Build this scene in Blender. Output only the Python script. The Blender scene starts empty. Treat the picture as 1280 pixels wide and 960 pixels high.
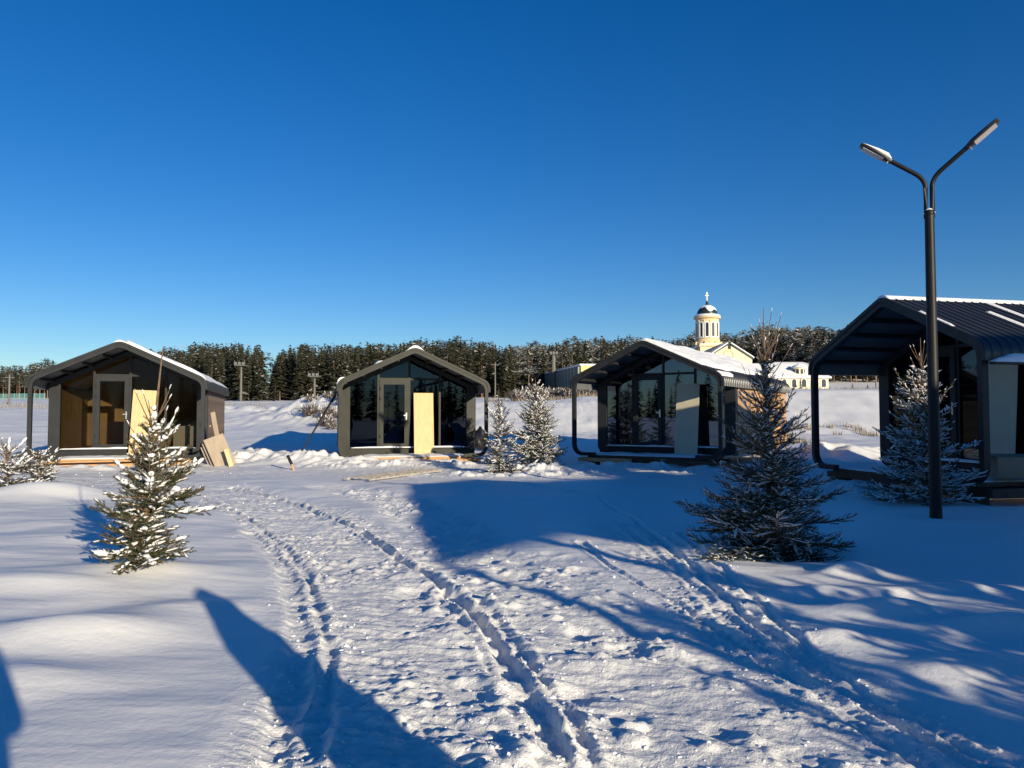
import bpy, math, random
import numpy as np
from mathutils import Vector
from mathutils.geometry import tessellate_polygon

random.seed(7); rng = np.random.default_rng(7)
R = math.radians
SC = bpy.context.scene
COL = SC.collection
# ------------------------------------------------------------------ camera
F = 961.0; HZ = 519.0; CAMH = 1.6
PITCH = math.atan((HZ - 480.0) / F)
cam_d = bpy.data.cameras.new("camera")
cam = bpy.data.objects.new("camera", cam_d); COL.objects.link(cam)
cam.location = (0, 0, CAMH)
cam.rotation_euler = (R(90) + PITCH, 0, 0)
cam_d.sensor_width = 36.0; cam_d.lens = 36.0 * F / 1280.0
cam_d.clip_start = 0.05; cam_d.clip_end = 3000
SC.camera = cam
# ------------------------------------------------------------------ light
SUN_AZ = R(34.0); SUN_EL = R(13.0)        # sun stands behind and to the right
sun_vec = Vector((math.sin(SUN_AZ) * math.cos(SUN_EL), -math.cos(SUN_AZ) * math.cos(SUN_EL), math.sin(SUN_EL)))
sd = bpy.data.lights.new("sun", 'SUN'); sd.energy = 5.0; sd.angle = R(0.53); sd.color = (1.0, 0.87, 0.64)
so = bpy.data.objects.new("sun", sd); COL.objects.link(so); so.location = (20, -30, 20)
so.rotation_euler = sun_vec.to_track_quat('Z', 'Y').to_euler()
W = bpy.data.worlds.new("World"); SC.world = W; W.use_nodes = True
wn = W.node_tree.nodes; wl = W.node_tree.links; wn.clear()
sky = wn.new('ShaderNodeTexSky'); sky.sky_type = 'NISHITA'; sky.sun_disc = False
sky.sun_elevation = SUN_EL; sky.sun_rotation = math.atan2(sun_vec.x, sun_vec.y)
sky.altitude = 400; sky.air_density = 1.0; sky.dust_density = 0.0; sky.ozone_density = 4.0
hs = wn.new('ShaderNodeHueSaturation'); hs.inputs['Saturation'].default_value = 1.26; hs.inputs['Hue'].default_value = 0.511
bg = wn.new('ShaderNodeBackground'); bg.inputs[1].default_value = 0.096
wo = wn.new('ShaderNodeOutputWorld')
wl.new(sky.outputs[0], hs.inputs['Color']); wl.new(hs.outputs[0], bg.inputs[0]); wl.new(bg.outputs[0], wo.inputs[0])
SC.view_settings.view_transform = 'Standard'; SC.view_settings.look = 'None'
SC.view_settings.exposure = 0.32; SC.view_settings.gamma = 1.0
SC.render.engine = 'CYCLES'
SC.cycles.max_bounces = 6; SC.cycles.diffuse_bounces = 3; SC.cycles.glossy_bounces = 3
SC.cycles.transparent_max_bounces = 10

# ------------------------------------------------------------------ helpers
def ray(px, py):
    u = (px - 640) / F; v = (480 - py) / F
    return (u, math.cos(PITCH) - v * math.sin(PITCH), math.sin(PITCH) + v * math.cos(PITCH))
def G(px, py, z=0.0):
    d = ray(px, py); t = (z - CAMH) / d[2]; return (d[0] * t, d[1] * t)
def D(px, py, dep):
    d = ray(px, py); t = dep / d[1]; return (d[0] * t, dep, CAMH + d[2] * t)

def tag(o, label=None, cat=None, group=None, kind=None):
    if label: o['label'] = label
    if cat: o['category'] = cat
    if group: o['group'] = group
    if kind: o['kind'] = kind
    return o
def empty(name, loc=(0, 0, 0), rz=0.0):
    o = bpy.data.objects.new(name, None); COL.objects.link(o)
    o.location = loc; o.rotation_euler = (0, 0, rz); o.empty_display_size = .2; return o
def copy_tree(o, parent=None):
    c = o.copy(); COL.objects.link(c)
    if parent: c.parent = parent
    for ch in list(o.children): copy_tree(ch, c)
    return c

def mesh_np(name, V, Q=None, T=None, mats=(), midx=None, smooth=False):
    """fast mesh from numpy: V (n,3), Q (m,4), T (k,3)"""
    me = bpy.data.meshes.new(name)
    V = np.ascontiguousarray(V, dtype=np.float32)
    parts = []; tot = []
    if Q is not None and len(Q): parts.append(np.asarray(Q, np.int32).ravel()); tot += [np.full(len(Q), 4, np.int32)]
    if T is not None and len(T): parts.append(np.asarray(T, np.int32).ravel()); tot += [np.full(len(T), 3, np.int32)]
    loops = np.concatenate(parts); tot = np.concatenate(tot)
    me.vertices.add(len(V)); me.vertices.foreach_set('co', V.ravel())
    me.loops.add(len(loops)); me.loops.foreach_set('vertex_index', loops)
    me.polygons.add(len(tot))
    st = np.zeros(len(tot), np.int32); st[1:] = np.cumsum(tot)[:-1]
    me.polygons.foreach_set('loop_start', st)
    try: me.polygons.foreach_set('loop_total', tot)
    except Exception: pass
    for m in mats: me.materials.append(m)
    if midx is not None: me.polygons.foreach_set('material_index', np.asarray(midx, np.int32))
    me.polygons.foreach_set('use_smooth', np.full(len(tot), smooth))
    me.update(calc_edges=True)
    return me
def obj_np(name, me, parent=None, loc=None):
    o = bpy.data.objects.new(name, me); COL.objects.link(o)
    if parent: o.parent = parent
    if loc: o.location = loc
    return o

class MB:
    def __init__(s): s.v = []; s.f = []
    def box(s, x0, x1, y0, y1, z0, z1):
        b = len(s.v)
        s.v += [(x0, y0, z0), (x1, y0, z0), (x1, y1, z0), (x0, y1, z0), (x0, y0, z1), (x1, y0, z1), (x1, y1, z1), (x0, y1, z1)]
        s.f += [[b + i for i in q] for q in ((3, 2, 1, 0), (4, 5, 6, 7), (0, 1, 5, 4), (1, 2, 6, 5), (2, 3, 7, 6), (3, 0, 4, 7))]
        return s
    def obox(s, c, ax, ay, az):
        """box from centre and three half-axis vectors"""
        c, ax, ay, az = map(Vector, (c, ax, ay, az)); b = len(s.v)
        for k in (-1, 1):
            for (i, j) in ((-1, -1), (1, -1), (1, 1), (-1, 1)):
                s.v.append(tuple(c + ax * i + ay * j + az * k))
        s.f += [[b + i for i in q] for q in ((3, 2, 1, 0), (4, 5, 6, 7), (0, 1, 5, 4), (1, 2, 6, 5), (2, 3, 7, 6), (3, 0, 4, 7))]
        return s
    def tube(s, pts, rad, n=8):
        pts = [Vector(p) for p in pts]
        if not isinstance(rad, (list, tuple)): rad = [rad] * len(pts)
        b = len(s.v); up = Vector((0, 0, 1))
        for i, p in enumerate(pts):
            t = (pts[min(i + 1, len(pts) - 1)] - pts[max(i - 1, 0)]).normalized()
            a = t.cross(up)
            if a.length < 1e-3: a = t.cross(Vector((0, 1, 0)))
            a.normalize(); c = a.cross(t)
            for k in range(n):
                w = 2 * math.pi * k / n
                s.v.append(tuple(p + (a * math.cos(w) + c * math.sin(w)) * rad[i]))
        for i in range(len(pts) - 1):
            for k in range(n):
                k2 = (k + 1) % n
                s.f.append([b + i * n + k, b + i * n + k2, b + (i + 1) * n + k2, b + (i + 1) * n + k])
        s.f.append([b + k for k in range(n)][::-1]); e = b + (len(pts) - 1) * n
        s.f.append([e + k for k in range(n)])
        return s
    def lathe(s, prof, c=(0, 0, 0), n=24):
        b = len(s.v)
        for (r, z) in prof:
            for k in range(n):
                w = 2 * math.pi * k / n
                s.v.append((c[0] + r * math.cos(w), c[1] + r * math.sin(w), c[2] + z))
        for i in range(len(prof) - 1):
            for k in range(n):
                k2 = (k + 1) % n
                s.f.append([b + i * n + k, b + i * n + k2, b + (i + 1) * n + k2, b + (i + 1) * n + k])
        s.f.append([b + k for k in range(n)][::-1]); e = b + (len(prof) - 1) * n
        s.f.append([e + k for k in range(n)])
        return s
    def sweep(s, path, w, y0, y1):
        """rectangular bar following a 2-D path (x,z), w wide in the plane, from y0 to y1"""
        P = [Vector((p[0], p[1])) for p in path]; b = len(s.v)
        for i, p in enumerate(P):
            t = (P[min(i + 1, len(P) - 1)] - P[max(i - 1, 0)]).normalized(); n = Vector((-t.y, t.x))
            o = p + n * w / 2; q = p - n * w / 2
            s.v += [(o.x, y0, o.y), (q.x, y0, q.y), (q.x, y1, q.y), (o.x, y1, o.y)]
        for i in range(len(P) - 1):
            for k in range(4):
                k2 = (k + 1) % 4
                s.f.append([b + i * 4 + k, b + i * 4 + k2, b + (i + 1) * 4 + k2, b + (i + 1) * 4 + k])
        s.f.append([b, b + 1, b + 2, b + 3]); e = b + 4 * (len(P) - 1); s.f.append([e + 3, e + 2, e + 1, e])
        return s
    def plate(s, loops, y0, y1):
        """polygon (with holes) in the x-z plane given thickness along y"""
        L = [[Vector((p[0], p[1], 0)) for p in l] for l in loops]
        tri = tessellate_polygon(L); flat = [p for l in loops for p in l]; b = len(s.v); n = len(flat)
        s.v += [(p[0], y0, p[1]) for p in flat] + [(p[0], y1, p[1]) for p in flat]
        for t in tri:
            s.f.append([b + i for i in t]); s.f.append([b + n + i for i in reversed(t)])
        k = b
        for l in loops:
            m = len(l)
            for i in range(m):
                j = (i + 1) % m
                s.f.append([k + i, k + j, k + n + j, k + n + i])
            k += m
        return s
    def build(s, name, m, parent=None, smooth=False, bevel=0.0, loc=None):
        me = bpy.data.meshes.new(name); me.from_pydata([tuple(v) for v in s.v], [], s.f)
        if m: me.materials.append(m)
        import bmesh
        bm = bmesh.new(); bm.from_mesh(me); bmesh.ops.recalc_face_normals(bm, faces=bm.faces); bm.to_mesh(me); bm.free()
        if smooth:
            me.polygons.foreach_set('use_smooth', [True] * len(me.polygons))
            try: me.set_sharp_from_angle(angle=R(40))
            except Exception: pass
        o = bpy.data.objects.new(name, me); COL.objects.link(o)
        if parent: o.parent = parent
        if loc: o.location = loc
        if bevel:
            md = o.modifiers.new('bevel', 'BEVEL'); md.width = bevel; md.segments = 2
        return o

def fillet(pts, rads, n=6):
    out = []
    for i, p in enumerate(pts):
        r = rads[i]
        if r <= 0 or i in (0, len(pts) - 1): out.append(tuple(p)); continue
        p = Vector(p); a = (Vector(pts[i - 1]) - p).normalized(); b = (Vector(pts[i + 1]) - p).normalized()
        ang = a.angle(b); d = r / math.tan(ang / 2)
        A = p + a * d; B = p + b * d
        for k in range(n + 1):
            t = k / n
            out.append(tuple((1 - t) ** 2 * A + 2 * t * (1 - t) * p + t * t * B))
    return out

# ---------------------------------------------------------------- numpy noise
def _hash(ix, iy, seed):
    h = (ix.astype(np.int64) * 374761393 + iy.astype(np.int64) * 668265263 + seed * 982451653) & 0x7fffffff
    h = ((h ^ (h >> 13)) * 1274126177) & 0x7fffffff
    h = h ^ (h >> 16)
    return (h & 0xffff) / 65535.0
def vnoise(x, y, seed=0):
    ix = np.floor(x); iy = np.floor(y); fx = x - ix; fy = y - iy
    fx = fx * fx * fx * (fx * (fx * 6 - 15) + 10); fy = fy * fy * fy * (fy * (fy * 6 - 15) + 10)
    a = _hash(ix, iy, seed); b = _hash(ix + 1, iy, seed); c = _hash(ix, iy + 1, seed); d = _hash(ix + 1, iy + 1, seed)
    return (a * (1 - fx) + b * fx) * (1 - fy) + (c * (1 - fx) + d * fx) * fy
def fbm(x, y, seed=0, o=4, g=.5):
    s = 0; a = 1; t = 0
    for i in range(o):
        s = s + a * (vnoise(x * 2 ** i + 17.3 * i, y * 2 ** i - 9.1 * i, seed + i) * 2 - 1); t += a; a *= g
    return s / t
def cells(x, y, seed=0, dens=1.0, rmin=.25, rmax=.5):
    """lumps: height of random half-domes, one per lattice cell"""
    ix = np.floor(x); iy = np.floor(y); out = np.zeros_like(x)
    for dx in (-1, 0, 1):
        for dy in (-1, 0, 1):
            cx = ix + dx; cy = iy + dy
            px = cx + _hash(cx, cy, seed); py = cy + _hash(cx, cy, seed + 1)
            rr = rmin + (rmax - rmin) * _hash(cx, cy, seed + 2) ** 1.5; ex = _hash(cx, cy, seed + 3) < dens
            d2 = ((x - px) ** 2 + (y - py) ** 2) / (rr * rr)
            out = np.maximum(out, np.where(ex, np.sqrt(np.clip(1 - d2, 0, 1)) * rr, 0))
    return out
def sst(x, a, b):
    t = np.clip((x - a) / (b - a), 0, 1); return t * t * (3 - 2 * t)
def polydist(x, y, pts):
    best = np.full(x.shape, 1e9); side = np.zeros(x.shape); al = np.zeros(x.shape); acc = 0
    for (a, b) in zip(pts[:-1], pts[1:]):
        ax, ay = a; bx, by = b; dx = bx - ax; dy = by - ay; L = math.hypot(dx, dy)
        t = np.clip(((x - ax) * dx + (y - ay) * dy) / (L * L), 0, 1)
        ex = x - ax - t * dx; ey = y - ay - t * dy; d = np.hypot(ex, ey)
        m = d < best
        side = np.where(m, np.sign(dx * ey - dy * ex), side); al = np.where(m, acc + t * L, al)
        best = np.where(m, d, best); acc += L
    return best, side, al

# ---------------------------------------------------------------- materials
MATS = {}
def nt(m): return m.node_tree.nodes, m.node_tree.links
def mat(name, col, rough=.6, metal=0., var=0., vscale=6., bump=0., bscale=40., spec=.5, stretch=None):
    if name in MATS: return MATS[name]
    m = bpy.data.materials.new(name); m.use_nodes = True; n, l = nt(m); b = n['Principled BSDF']
    b.inputs['Base Color'].default_value = (*col, 1); b.inputs['Roughness'].default_value = rough
    b.inputs['Metallic'].default_value = metal; b.inputs['Specular IOR Level'].default_value = spec
    tc = n.new('ShaderNodeTexCoord'); mp = n.new('ShaderNodeMapping'); l.new(tc.outputs['Object'], mp.inputs[0])
    if stretch: mp.inputs['Scale'].default_value = stretch
    if var:
        tx = n.new('ShaderNodeTexNoise'); tx.inputs['Scale'].default_value = vscale; tx.inputs['Detail'].default_value = 6
        l.new(mp.outputs[0], tx.inputs['Vector'])
        rp = n.new('ShaderNodeValToRGB'); rp.color_ramp.elements[0].position = .3; rp.color_ramp.elements[1].position = .7
        rp.color_ramp.elements[0].color = (*[c * (1 - var) for c in col], 1)
        rp.color_ramp.elements[1].color = (*[min(1, c * (1 + var)) for c in col], 1)
        l.new(tx.outputs[0], rp.inputs[0]); l.new(rp.outputs[0], b.inputs['Base Color'])
    if bump:
        t2 = n.new('ShaderNodeTexNoise'); t2.inputs['Scale'].default_value = bscale; t2.inputs['Detail'].default_value = 5
        l.new(mp.outputs[0], t2.inputs['Vector']); bp = n.new('ShaderNodeBump'); bp.inputs['Distance'].default_value = bump
        l.new(t2.outputs[0], bp.inputs['Height']); l.new(bp.outputs[0], b.inputs['Normal'])
    MATS[name] = m; return m

def snow_mat():
    m = bpy.data.materials.new('snow'); m.use_nodes = True; n, l = nt(m); b = n['Principled BSDF']
    b.inputs['Roughness'].default_value = .55; b.inputs['Specular IOR Level'].default_value = .25
    g = n.new('ShaderNodeNewGeometry')
    t0 = n.new('ShaderNodeTexNoise'); t0.inputs['Scale'].default_value = .35; t0.inputs['Detail'].default_value = 4
    l.new(g.outputs['Position'], t0.inputs['Vector'])
    rp = n.new('ShaderNodeValToRGB'); rp.color_ramp.elements[0].color = (.81, .80, .78, 1); rp.color_ramp.elements[1].color = (.88, .87, .845, 1)
    l.new(t0.outputs[0], rp.inputs[0]); l.new(rp.outputs[0], b.inputs['Base Color'])
    hts = []
    for (sc, dist, det) in ((20, .016, 6), (90, .0055, 5), (500, .0012, 2)):
        t = n.new('ShaderNodeTexNoise'); t.inputs['Scale'].default_value = sc; t.inputs['Detail'].default_value = det
        t.inputs['Roughness'].default_value = .6
        l.new(g.outputs['Position'], t.inputs['Vector'])
        mu = n.new('ShaderNodeMath'); mu.operation = 'MULTIPLY'; mu.inputs[1].default_value = dist
        l.new(t.outputs[0], mu.inputs[0]); hts.append(mu)
    a = n.new('ShaderNodeMath'); a.operation = 'ADD'; l.new(hts[0].outputs[0], a.inputs[0]); l.new(hts[1].outputs[0], a.inputs[1])
    a2 = n.new('ShaderNodeMath'); a2.operation = 'ADD'; l.new(a.outputs[0], a2.inputs[0]); l.new(hts[2].outputs[0], a2.inputs[1])
    # rougher where trodden
    at = n.new('ShaderNodeAttribute'); at.attribute_name = 'rough'
    mr = n.new('ShaderNodeMapRange'); mr.inputs['To Min'].default_value = .30; mr.inputs['To Max'].default_value = 1.35
    l.new(at.outputs['Fac'], mr.inputs[0])
    mm = n.new('ShaderNodeMath'); mm.operation = 'MULTIPLY'; l.new(a2.outputs[0], mm.inputs[0]); l.new(mr.outputs[0], mm.inputs[1])
    bp = n.new('ShaderNodeBump'); bp.inputs['Distance'].default_value = 1.0; bp.inputs['Strength'].default_value = .9
    l.new(mm.outputs[0], bp.inputs['Height']); l.new(bp.outputs[0], b.inputs['Normal'])
    return m
SNOW = snow_mat()
SNOW2 = mat('settled_snow', (.85, .85, .86), .6, spec=.2, bump=.01, bscale=30)
DARK = mat('dark_grey_metal', (.022, .024, .026), .5, .0, var=.2, vscale=3, spec=.25)
DARK2 = mat('dark_green_grey_metal', (.028, .029, .023), .5, .0, var=.2, vscale=3, spec=.25)
ROOFM = mat('roof_sheet', (.036, .039, .046), .38, .25, var=.12, vscale=1.2, spec=.5)
ROOFU = mat('roof_underside', (.13, .14, .15), .6, var=.1, vscale=2)
PLY = mat('plywood', (.62, .46, .24), .7, var=.12, vscale=3, stretch=(6, 6, 1), bump=.001, bscale=30)
PLY2 = mat('weathered_plywood', (.34, .27, .20), .75, var=.16, vscale=3, stretch=(5, 5, 1))
PLYSH = mat('shade_greyed_plywood', (.52, .47, .34), .75, var=.08, vscale=2)  # plywood with shade greyed into its colour, for the sheets in shadow
PINE = mat('raw_timber', (.52, .30, .14), .7, var=.25, vscale=5, stretch=(1, 6, 6), bump=.002, bscale=20)
BLACKP = mat('black_powder_coat', (.012, .012, .013), .5, spec=.25, var=.2, vscale=8)
BARK = mat('spruce_bark', (.16, .105, .065), .9, var=.35, vscale=25, bump=.004, bscale=60)
def foliage_mat(name, a, b_, rough=.75):
    m = bpy.data.materials.new(name); m.use_nodes = True; n, l = nt(m); b = n['Principled BSDF']
    b.inputs['Roughness'].default_value = rough; b.inputs['Specular IOR Level'].default_value = .25
    g = n.new('ShaderNodeNewGeometry'); rp = n.new('ShaderNodeValToRGB')
    rp.color_ramp.elements[0].color = (*a, 1); rp.color_ramp.elements[1].color = (*b_, 1)
    l.new(g.outputs['Random Per Island'], rp.inputs[0]); l.new(rp.outputs[0], b.inputs['Base Color'])
    return m
NEEDLE = foliage_mat('spruce_needles', (.020, .034, .012), (.058, .072, .026))
FARN = foliage_mat('far_needles', (.022, .027, .015), (.070, .066, .038))
FROST = foliage_mat('frosted_needles', (.20, .21, .21), (.42, .42, .42))
FARB = mat('far_bark', (.22, .14, .09), .9)
WOODSH = {}
def siding(name, c1, c2):
    m = bpy.data.materials.new(name); m.use_nodes = True; n, l = nt(m); b = n['Principled BSDF']
    b.inputs['Roughness'].default_value = .75
    tc = n.new('ShaderNodeTexCoord'); sp = n.new('ShaderNodeSeparateXYZ'); l.new(tc.outputs['Object'], sp.inputs[0])
    mu = n.new('ShaderNodeMath'); mu.operation = 'MULTIPLY'; mu.inputs[1].default_value = 7.0; l.new(sp.outputs[2], mu.inputs[0])
    fl = n.new('ShaderNodeMath'); fl.operation = 'FLOOR'; l.new(mu.outputs[0], fl.inputs[0])
    wn_ = n.new('ShaderNodeTexWhiteNoise'); wn_.noise_dimensions = '1D'; l.new(fl.outputs[0], wn_.inputs['W'])
    no = n.new('ShaderNodeTexNoise'); no.inputs['Scale'].default_value = 3; no.inputs['Detail'].default_value = 8
    mp = n.new('ShaderNodeMapping'); mp.inputs['Scale'].default_value = (1, .5, 12); l.new(tc.outputs['Object'], mp.inputs[0]); l.new(mp.outputs[0], no.inputs[0])
    ad = n.new('ShaderNodeMath'); ad.operation = 'ADD'; l.new(wn_.outputs[0], ad.inputs[0]); l.new(no.outputs[0], ad.inputs[1])
    hf = n.new('ShaderNodeMath'); hf.operation = 'MULTIPLY'; hf.inputs[1].default_value = .5; l.new(ad.outputs[0], hf.inputs[0])
    rp = n.new('ShaderNodeValToRGB'); rp.color_ramp.elements[0].color = (*c1, 1); rp.color_ramp.elements[1].color = (*c2, 1)
    rp.color_ramp.elements[0].position = .2; rp.color_ramp.elements[1].position = .8
    l.new(hf.outputs[0], rp.inputs[0]); l.new(rp.outputs[0], b.inputs['Base Color'])
    return m
SID1 = siding('brown_larch_siding', (.16, .105, .07), (.27, .19, .135))
SID2 = siding('tan_larch_siding', (.34, .20, .10), (.52, .33, .18))
def glass_mat(name, tint, refl, k=.9):
    m = bpy.data.materials.new(name); m.use_nodes = True; n, l = nt(m); n.clear()
    o = n.new('ShaderNodeOutputMaterial'); tr = n.new('ShaderNodeBsdfTransparent'); tr.inputs[0].default_value = (*tint, 1)
    gl = n.new('ShaderNodeBsdfGlossy'); gl.inputs['Roughness'].default_value = .01; gl.inputs[0].default_value = (.60, .76, 1, 1)
    fr = n.new('ShaderNodeFresnel'); fr.inputs[0].default_value = 1.5
    ml = n.new('ShaderNodeMath'); ml.operation = 'MULTIPLY_ADD'; ml.inputs[1].default_value = k; ml.inputs[2].default_value = refl
    mx = n.new('ShaderNodeMixShader'); l.new(fr.outputs[0], ml.inputs[0]); l.new(ml.outputs[0], mx.inputs[0])
    l.new(tr.outputs[0], mx.inputs[1]); l.new(gl.outputs[0], mx.inputs[2]); l.new(mx.outputs[0], o.inputs[0])
    return m
GLASS = glass_mat('tinted_window_glass', (.66, .63, .57), -.01, .5)
GLASS2 = glass_mat('black_window_glass', (.13, .15, .18), .015, .6)
GLASSD = glass_mat('dark_window_glass', (.22, .24, .26), .13)

# ------------------------------------------------------------------ ground
def terrain(x, y):
    d = np.maximum(y, 0)
    b = sst(x / np.maximum(y, 1), -.02, .25)
    zl = np.interp(d, [0, 32, 45, 60, 130, 160, 300, 600], [0, 0, .55, 1.1, 3.9, 4.7, 9, 10])
    zr = np.interp(d, [0, 32, 45, 57, 100, 180, 300, 600], [0, 0, .5, 3.5, 4.9, 6.5, 18, 26])
    zl2 = np.interp(d, [0, 32, 44, 54, 130, 160, 300, 600], [0, 0, .4, 2.3, 4.4, 5.0, 12, 16])
    c = sst(x / np.maximum(y, 1), -.35, -.05)
    zl = zl * (1 - c) + zl2 * c
    return zl * (1 - b) + zr * b

def P(*a): return [G(*p) for p in a]
rutL = P((350, 1100), (385, 960), (408, 860), (413, 815), (400, 775), (385, 720), (360, 690), (325, 660), (285, 638), (235, 617), (150, 604))
rutL0 = P((280, 1100), (345, 960), (357, 900), (374, 820), (370, 750), (352, 705), (310, 668))
rutR = P((800, 1100), (712, 960), (690, 920), (660, 870), (635, 825), (600, 775), (565, 745), (535, 720), (495, 697), (450, 665), (415, 650), (370, 632), (290, 612))
rutR2 = P((760, 1100), (680, 960), (655, 900), (625, 850), (600, 805), (560, 765), (548, 738))
rutR3 = P((850, 1100), (740, 960), (715, 900), (670, 840), (625, 780), (600, 755))
mid = P((560, 1100), (545, 960), (540, 860), (520, 780), (470, 715), (415, 672), (350, 640), (270, 618), (150, 606), (0, 600))
dg1 = P((1400, 1040), (1215, 957), (1140, 915), (1055, 870), (990, 815), (920, 765), (850, 695), (820, 672), (790, 650), (740, 625), (640, 606))
dg2 = P((1240, 957), (1150, 905), (1090, 880), (1020, 825), (960, 765), (885, 700), (850, 670))
dg3 = P((1150, 960), (1060, 900), (960, 830), (855, 760), (805, 735), (760, 710), (725, 680))
dg4 = P((1320, 1040), (1150, 950), (1000, 850), (900, 765), (830, 700), (780, 660))
tramp = P((900, 1100), (820, 960), (760, 870), (700, 800), (640, 745), (590, 705))
foot = P((720, 960), (700, 860), (650, 760), (590, 700), (560, 660), (500, 630), (420, 612))
grab = P((860, 1100), (800, 900), (740, 800), (690, 740), (640, 700))

def height(x, y):
    """snow surface (numpy arrays)"""
    z = terrain(x, y)
    r = np.hypot(x, y)
    near = 1 - sst(r, 45, 90)
    dm, sm, am = polydist(x, y, mid)
    wpath = np.interp(am, [0, 4, 7, 14, 30], [.95, 1.0, .95, .85, 1.2])
    path = 1 - sst(dm, wpath * .85, wpath * 1.15)
    dL, sL, aL = polydist(x, y, rutL); dR, sR, aR = polydist(x, y, rutR)
    dT, sT, aT = polydist(x, y, tramp)
    tr = 1 - sst(dT, .45, 1.5)
    dF, _, _ = polydist(x, y, foot); fz = 1 - sst(dF, .35, .8)
    dD, _, aD = polydist(x, y, dg1)
    dD3, _, _ = polydist(x, y, dg4)
    dz = 1 - sst(dD3, .25, .62)
    yard = sst(y, 17.5, 20.5) * (1 - sst(y, 26, 31)) * sst(x, -16, -12) * (1 - sst(x, 10, 14))
    worn = np.clip(np.maximum.reduce([path, tr, fz, dz * .9, yard * .85]), 0, 1)
    # smooth wind drifts
    wx = x + .5 * fbm(x * .4, y * .4, 5, 2); wy = y + .5 * fbm(x * .4 + 9, y * .4, 6, 2)
    drift = .060 * fbm(wx * .55, wy * .7, 11, 3, .5) + .10 * fbm(wx * .13, wy * .13, 21, 2)
    ripple = .008 * fbm(x * 1.5, y * 4.5, 33, 3)
    z = z + near * (1 - .85 * worn) * (drift + .07) + near * (1 - worn) * ripple
    # soft mounds seen in the open snow
    for (px, py, hh, rx, ry, rot) in ((60, 628, .30, 1.3, .7, 0), (165, 728, .10, .9, .35, .1), (105, 800, .13, .75, .35, .3), (25, 858, .08, .5, .28, -.1), (40, 745, .07, .8, .3, 0),
                                 (215, 770, .05, .6, .3, .4), (1110, 772, .13, .40, .20, -.2), (1060, 720, .11, .28, .15, .2), (915, 692, .13, .42, .16, -.5),
                                 (1000, 742, .06, .5, .14, .1), (1255, 795, .11, .45, .16, 0), (1190, 742, .05, .6, .16, 0), (1150, 850, .05, .6, .22, .2), (1220, 835, .05, .4, .14, .1), (1030, 800, .04, .4, .14, .1), (1090, 745, .05, .35, .12, 0), (960, 760, .04, .5, .14, -.3),
                                 (900, 712, .04, .6, .2, -.6), (1240, 690, .04, 1.6, .5, .1), (1080, 660, .05, 1.4, .6, 0)):
        cx, cy = G(px, py); c, s = math.cos(rot), math.sin(rot)
        ex = ((x - cx) * c + (y - cy) * s) / rx; ey = (-(x - cx) * s + (y - cy) * c) / ry
        z = z + hh * np.exp(-(ex * ex + ey * ey)) * (1 - .7 * path)
    # path surface: packed, with small cross ridges and lumps
    m = worn > .01
    xm, ym, wm, pm = x[m], y[m], worn[m], path[m]
    wq = xm * .9 - ym * .25; tq = ym + .25 * xm
    rid = fbm(wq * 2.4, tq * 10.0, 41, 3, .6) * .021 + fbm(wq * 8, tq * 19.0, 47, 3, .6) * .013
    lump = cells(xm * 8, ym * 8, 51, .45, .2, .5) / 8 * .5 + cells(xm * 17, ym * 17, 57, .6, .2, .5) / 17 * .85
    lm = sst(fbm(xm * 1.3, ym * 1.3, 61, 3), -.15, .35)
    q = rid * (.5 + .5 * pm) + lump * (.25 + .75 * lm) * .8 + .03 * fbm(xm * 1.6, ym * 1.6, 63, 3)
    z[m] += q * wm
    # deep trodden zone: footprints and thrown-up lumps
    tz = np.clip(np.maximum(tr * .9, fz * .8), 0, 1); m = tz > .01
    xm, ym, tm = x[m], y[m], tz[m]
    big = fbm(xm * 1.9, ym * 2.6, 71, 3, .5)
    pit = cells(xm * 3.0 + .3 * ym, ym * 2.3, 75, .8, .2, .5) / 3.0
    clod = cells(xm * 6.0, ym * 6.0, 79, .5, .2, .48) / 6.0
    z[m] += tm * (.045 * big - .42 * np.clip(pit - .04, 0, 1) + .55 * clod * sst(big, -.1, .4))
    # ruts
    def rut(pts, w, dep, berm, seed, jag=.3):
        nonlocal z
        d, sd_, al = polydist(x, y, pts)
        m = d < 1.0
        dm_, am_, xm, ym = d[m], al[m], x[m], y[m]
        ww = w * (1 + jag * fbm(xm * 3, ym * 3, seed, 3)); dm_ = np.abs(dm_ + .035 * fbm(xm * 2.3, ym * 2.3, seed + 11, 3)); g = np.exp(-(dm_ / ww) ** 4)
        bm_ = np.exp(-((dm_ - ww * 1.75) / (ww * .6)) ** 2) * (.5 + .8 * vnoise(xm * 6, ym * 6, seed + 3) + .9 * (cells(xm * 11, ym * 11, seed + 5, .6, .2, .5)))
        z[m] += -dep * g * (.7 + .5 * vnoise(xm * 2, ym * 2, seed + 7)) + berm * bm_
        worn[m] = np.maximum(worn[m], np.exp(-(dm_ / (w * 2.6)) ** 2) * .8)
    rut(rutL, .045, .034, .014, 101, .6); rut(rutL0, .09, .03, .006, 111, .1); rut(rutR, .055, .060, .022, 121, .5); rut(rutR2, .045, .022, .012, 131, .5); rut(rutR3, .04, .030, .014, 135, .5)
    rut(dg1, .045, .035, .010, 141, .15); rut(dg2, .04, .030, .008, 151, .15); rut(dg3, .035, .018, .010, 161, .2); rut(dg4, .05, .012, .014, 165, .4)
    # unseen snow bank added right of the view to shade the near snow
    ub = x * math.cos(SUN_AZ) + y * math.sin(SUN_AZ); sb = x * math.sin(SUN_AZ) - y * math.cos(SUN_AZ)
    m = (ub > 2.5) & (ub < 11) & (np.abs(sb - 2.8) < 3.5); um, sm_ = ub[m], sb[m]
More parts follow.
